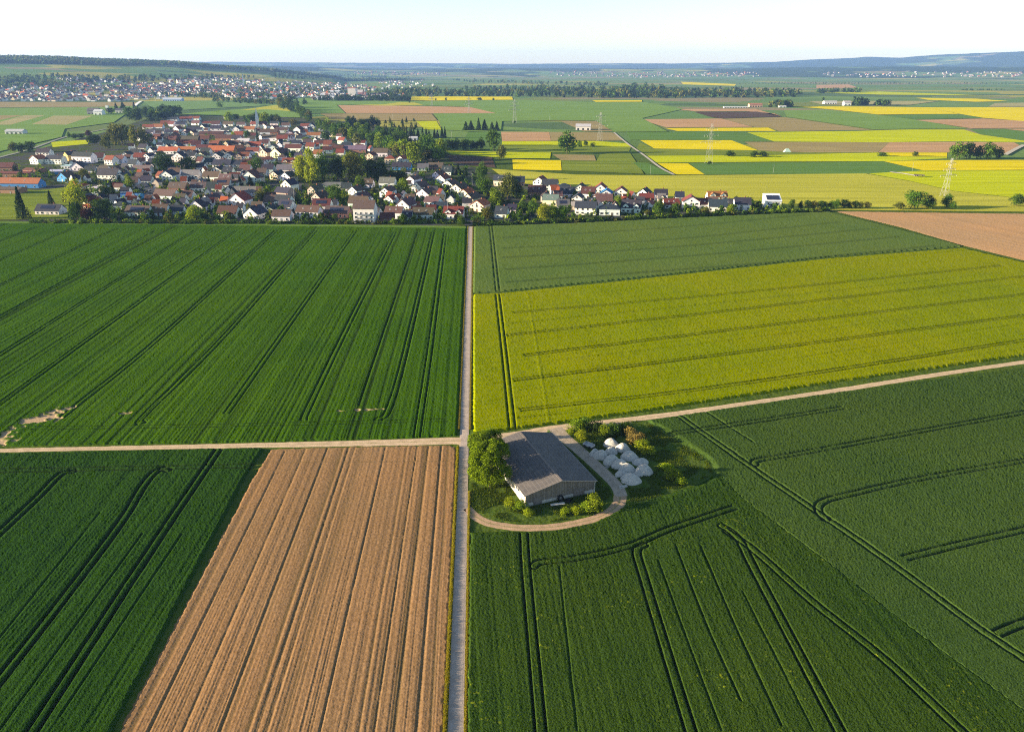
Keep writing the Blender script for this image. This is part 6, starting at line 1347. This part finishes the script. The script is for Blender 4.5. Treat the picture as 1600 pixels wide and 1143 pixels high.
# ---------------------------------------------------------------- far towns and woods, past counting
def town(name, lab, regions, n, seed, tint, avoid=None):
    g = np.random.default_rng(seed); V = []; F = []; Cc = []; nv = 0
    walls = np.array([(.78, .77, .74)] * 5 + [(.74, .62, .42), (.6, .5, .4)]); roofs = np.array([(.06, .06, .075), (.10, .065, .06), (.16, .05, .04), (.35, .10, .05), (.055, .055, .08), (.14, .09, .08), (.28, .26, .26)])
    for poly, share, size in regions:
        P = np.array(poly, float)
        for i in range(int(n * share)):
            while True:
                p = np.array([g.uniform(P[:, 0].min(), P[:, 0].max()), g.uniform(P[:, 1].min(), P[:, 1].max())])
                if poly_sd(P, np.array([p[0]]), np.array([p[1]]))[0] > 0 and (avoid is None or not (((np.abs(avoid[0] - p[0]) < avoid[2] * .5 + 3.2) & (np.abs(avoid[1] - p[1]) < 3.4)).any())): break
            b = WT(*p); a = g.choice([0, 1.57]) + g.normal(0, .25)
            w, d, e, r = size * g.uniform(8, 15), g.uniform(8, 11) * size, g.uniform(3.5, 7) * size ** .5, g.uniform(3.5, 5.5) * size ** .5
            if g.random() < .04: w *= 2.2; d *= 1.4; r *= .3
            q = np.array([(-w / 2, -d / 2, 0), (w / 2, -d / 2, 0), (w / 2, d / 2, 0), (-w / 2, d / 2, 0), (-w / 2, -d / 2, e), (w / 2, -d / 2, e), (w / 2, d / 2, e), (-w / 2, d / 2, e), (-w / 2, 0, e + r), (w / 2, 0, e + r)])
            rq = np.array([(-w / 2 - .3, -d / 2 - .3, e + .05), (w / 2 + .3, -d / 2 - .3, e + .05), (w / 2 + .3, 0, e + r + .15), (-w / 2 - .3, 0, e + r + .15), (-w / 2 - .3, d / 2 + .3, e + .05), (w / 2 + .3, d / 2 + .3, e + .05)])
            ca, sa = math.cos(a), math.sin(a); M = np.array([[ca, sa, 0], [-sa, ca, 0], [0, 0, 1]])
            V += [q @ M + b, rq @ M + b]; k = nv; s = nv + 10; nv += 16
            F += [(k, k + 1, k + 5, k + 4), (k + 1, k + 2, k + 6, k + 5), (k + 2, k + 3, k + 7, k + 6), (k + 3, k, k + 4, k + 7), (k + 5, k + 6, k + 9, k + 9), (k + 7, k + 4, k + 8, k + 8), (s, s + 1, s + 2, s + 3), (s + 3, s + 2, s + 5, s + 4)]
            wc = walls[g.integers(len(walls))] * g.uniform(.8, 1.05) * (tint or 1); rc = roofs[g.integers(len(roofs))] * g.uniform(.8, 1.3) * (0.65 if avoid is not None else 1)
            Cc += [np.tile([*wc, 1], (10, 1)), np.tile([*rc, 1], (6, 1))]
    F = [f if f[2] != f[3] else f[:3] for f in F]
    mt, nn, ll, bb = nt(name + '_paint'); ll.new(attr(nn, 'col').outputs['Color'], bb.inputs['Base Color'])
    me = mesh(name, np.concatenate(V), F, mt, None, False, [('col', 'POINT', 'FLOAT_COLOR', np.concatenate(Cc))])
    tag(obj(name, me), lab, 'town', kind='stuff')
town('far_town', 'far town of pale walls and dark roofs below the wooded ridge', [([(-60, 143), (60, 133), (130, 131), (200, 138), (290, 136), (300, 150), (210, 159), (-60, 159)], .36, 1.0), ([(150, 140), (200, 131), (380, 133), (470, 128), (560, 132), (600, 140), (500, 150), (440, 156), (380, 156), (320, 149)], .36, 1.0), ([(260, 124), (340, 122), (420, 126), (400, 133), (270, 133)], .08, 1.0), ([(90, 122), (150, 124), (215, 128), (200, 131), (90, 127)], .04, .9), ([(480, 148), (640, 149), (640, 154), (490, 157)], .06, 1.2), ([(590, 128), (660, 126), (680, 135), (600, 140)], .03, 1.0)], 1700, 51, 0.85)
_av = (np.array([h_['x'] for h_ in HL]), np.array([h_['y'] for h_ in HL]), np.array([h_['w'] for h_ in HL]))
town('village_outbuildings', 'lesser houses and sheds packed between the village houses', [([(70, 262), (200, 240), (330, 240), (455, 262), (455, 335), (330, 335), (130, 330), (120, 300)], .5, .62), ([(215, 200), (300, 186), (500, 200), (600, 240), (470, 240), (300, 250), (200, 245)], .3, .68), ([(580, 300), (640, 285), (740, 330), (720, 340), (590, 340)], .1, .62), ([(840, 300), (1000, 312), (1150, 326), (900, 335)], .1, .62)], 170, 58, 0.95, _av)
town('distant_town', 'distant hazy town dots at the foot of the blue hills', [([(860, 112), (1000, 113), (1180, 114), (1190, 120), (1000, 122), (860, 119)], .5, 1.6), ([(540, 112), (680, 113), (700, 118), (560, 117)], .25, 1.5), ([(1280, 114), (1600, 113), (1600, 121), (1300, 121)], .25, 1.7)], 420, 52, 0.3)
def woods(name, lab, regions, seed, n_leaf=26, cat='woodland'):
    g = np.random.default_rng(seed); V = []; F = []; Cc = []; Vv = []; nv = 0
    for poly, n, hm, cols in regions:
        P = np.array(poly, float); k = 0
        pal = [LEAFCOL[c] for c in cols]
        while k < n:
            px, py = g.uniform(P[:, 0].min(), P[:, 0].max()), g.uniform(P[:, 1].min(), P[:, 1].max())
            if poly_sd(P, np.array([px]), np.array([py]))[0] < 0: continue
            k += 1
            b = WT(px, py); h = hm * g.uniform(.7, 1.25); w = h * g.uniform(.7, 1.05)
            v, f, t = leaf_cloud(n_leaf, 0.26, 'broad', int(g.integers(1e6)))
            v = v * np.array([w, w, h * 1.05]) + b - np.array([0, 0, h * .08])
            V.append(v); F.append(f + nv); nv += len(v); Vv.append(t); c = np.array(pal[g.integers(len(pal))]) * g.uniform(.75, 1.2); Cc.append(np.tile([*c, 1], (len(v), 1)))
    me = mesh(name, np.concatenate(V), np.concatenate(F), LEAF_A, None, False, [('v', 'FACE', 'FLOAT', np.concatenate(Vv)), ('col', 'POINT', 'FLOAT_COLOR', np.concatenate(Cc))])
    tag(obj(name, me), lab, cat, kind='stuff')
D2 = ['dark', 'dark', 'green', 'fir', 'olive']
woods('woodland', 'long dark tree belt across the far plain', [([(480, 158), (640, 158.5), (640, 154), (490, 157)], 110, 15, ['dark', 'fir']), ([(640, 151.5), (840, 152), (960, 154), (970, 146), (800, 144), (640, 144), (590, 148)], 260, 17, D2), ([(720, 140), (830, 137), (960, 140), (1000, 147), (820, 146), (720, 146)], 170, 17, D2), ([(930, 154), (1090, 153.5), (1240, 152), (1260, 147), (1100, 144), (960, 143)], 330, 20, D2), ([(985, 138), (1010, 134), (1040, 138), (1040, 146), (960, 146)], 60, 22, D2), ([(1275, 143), (1345, 142), (1345, 145), (1275, 146)], 60, 14, D2), ([(950, 132), (800, 128), (700, 125), (700, 128), (800, 131), (950, 135)], 90, 15, D2)], 61)
woods('treeline', 'trees standing in and around the far town', [([(-60, 137), (150, 134), (240, 142), (-60, 148)], 60, 13, D2), ([(150, 150), (300, 153), (460, 157), (480, 150), (300, 148)], 130, 13, D2), ([(330, 160), (480, 166), (480, 160), (340, 156)], 70, 12, D2), ([(-60, 128), (190, 130), (400, 124), (400, 120), (140, 121), (-60, 120)], 260, 15, D2), ([(-60, 139), (60, 139), (130, 133), (60, 129), (-60, 131)], 90, 15, D2), ([(290, 136), (600, 140), (640, 148), (300, 146)], 150, 12, D2), ([(420, 122), (480, 124), (640, 122), (640, 119), (480, 117), (420, 116)], 130, 14, ['dark', 'fir']), ([(600, 141), (700, 139), (700, 146), (600, 148)], 80, 14, D2)], 62)
woods('avenue_trees', 'far row of evenly spaced avenue trees on the plain', [([(1150 + 5 * i, 131.4), (1152 + 5 * i, 131.4), (1152 + 5 * i, 132), (1150 + 5 * i, 132)], 1, 11, ['dark']) for i in range(92)], 63, 14, 'trees')
woods('farmstead_trees', 'dark trees clustered round the two farmsteads on the plain', [([(1193, 167.5), (1236, 168), (1236, 166.5), (1195, 166)], 16, 15, D2), ([(1332, 165.5), (1358, 165), (1356, 163.5), (1332, 164)], 20, 18, ['dark', 'fir']), ([(1364, 166), (1390, 165.5), (1388, 164), (1366, 164)], 14, 13, D2), ([(1284, 157.5), (1286, 157.5), (1286, 158), (1284, 158)], 2, 12, ['dark']), ([(1500, 141.3), (1572, 141), (1572, 141.8), (1500, 142)], 20, 8, ['dark'])], 64, 40, 'trees')
def ridge_forest():
    g = np.random.default_rng(65); V = []; F = []; Cc = []; Vv = []; nv = 0; k = 0
    while k < 5200:
        D = 5100 + 1500 * g.random() ** 1.2; bp = g.uniform(-250, 640); u = (bp - 800) / (FOC * 1.079); y = D / math.hypot(1, u); x = u * y
        lo = 5150 if bp < 140 else np.interp(bp, [140, 260, 430, 640], [5250, 5500, 5900, 6350])
        if D < lo + 120 * (vnoise(np.array([x / 90]), np.array([y / 90]))[0] - .5): continue
        k += 1; z = float(terrain(x, y)); h = g.uniform(13, 21); w = h * g.uniform(.9, 1.3)
        v, f, t = leaf_cloud(14, 0.36, 'broad', int(g.integers(1e6))); v = v * np.array([w, w, h]) + np.array([x, y, z - 2])
        V.append(v); F.append(f + nv); nv += len(v); Vv.append(t); c = np.array(LEAFCOL[D2[g.integers(5)]]) * g.uniform(.8, 1.3); Cc.append(np.tile([*c, 1], (len(v), 1)))
    me = mesh('forest', np.concatenate(V), np.concatenate(F), LEAF_A, None, False, [('v', 'FACE', 'FLOAT', np.concatenate(Vv)), ('col', 'POINT', 'FLOAT_COLOR', np.concatenate(Cc))])
    tag(obj('forest', me), 'dark forest covering the low ridge behind the far town', 'forest', kind='stuff')
ridge_forest()

# ---------------------------------------------------------------- the air
hm = bpy.data.materials.new('haze'); hm.use_nodes = True; hn = hm.node_tree.nodes; hn.clear()
ho = hn.new('ShaderNodeOutputMaterial'); hv = hn.new('ShaderNodeVolumePrincipled')
hv.inputs['Color'].default_value = (0.27, 0.47, 1.0, 1); hv.inputs['Density'].default_value = 3.9e-5; hv.inputs['Anisotropy'].default_value = 0.1
hm.node_tree.links.new(hv.outputs[0], ho.inputs['Volume'])
hb = MB(); hb.box(-24000, -2500, -1.2, 24000, 20800, 480)
tag(obj('haze', hb.mesh('haze', hm)), 'pale blue haze lying over the plain', 'haze', kind='stuff')
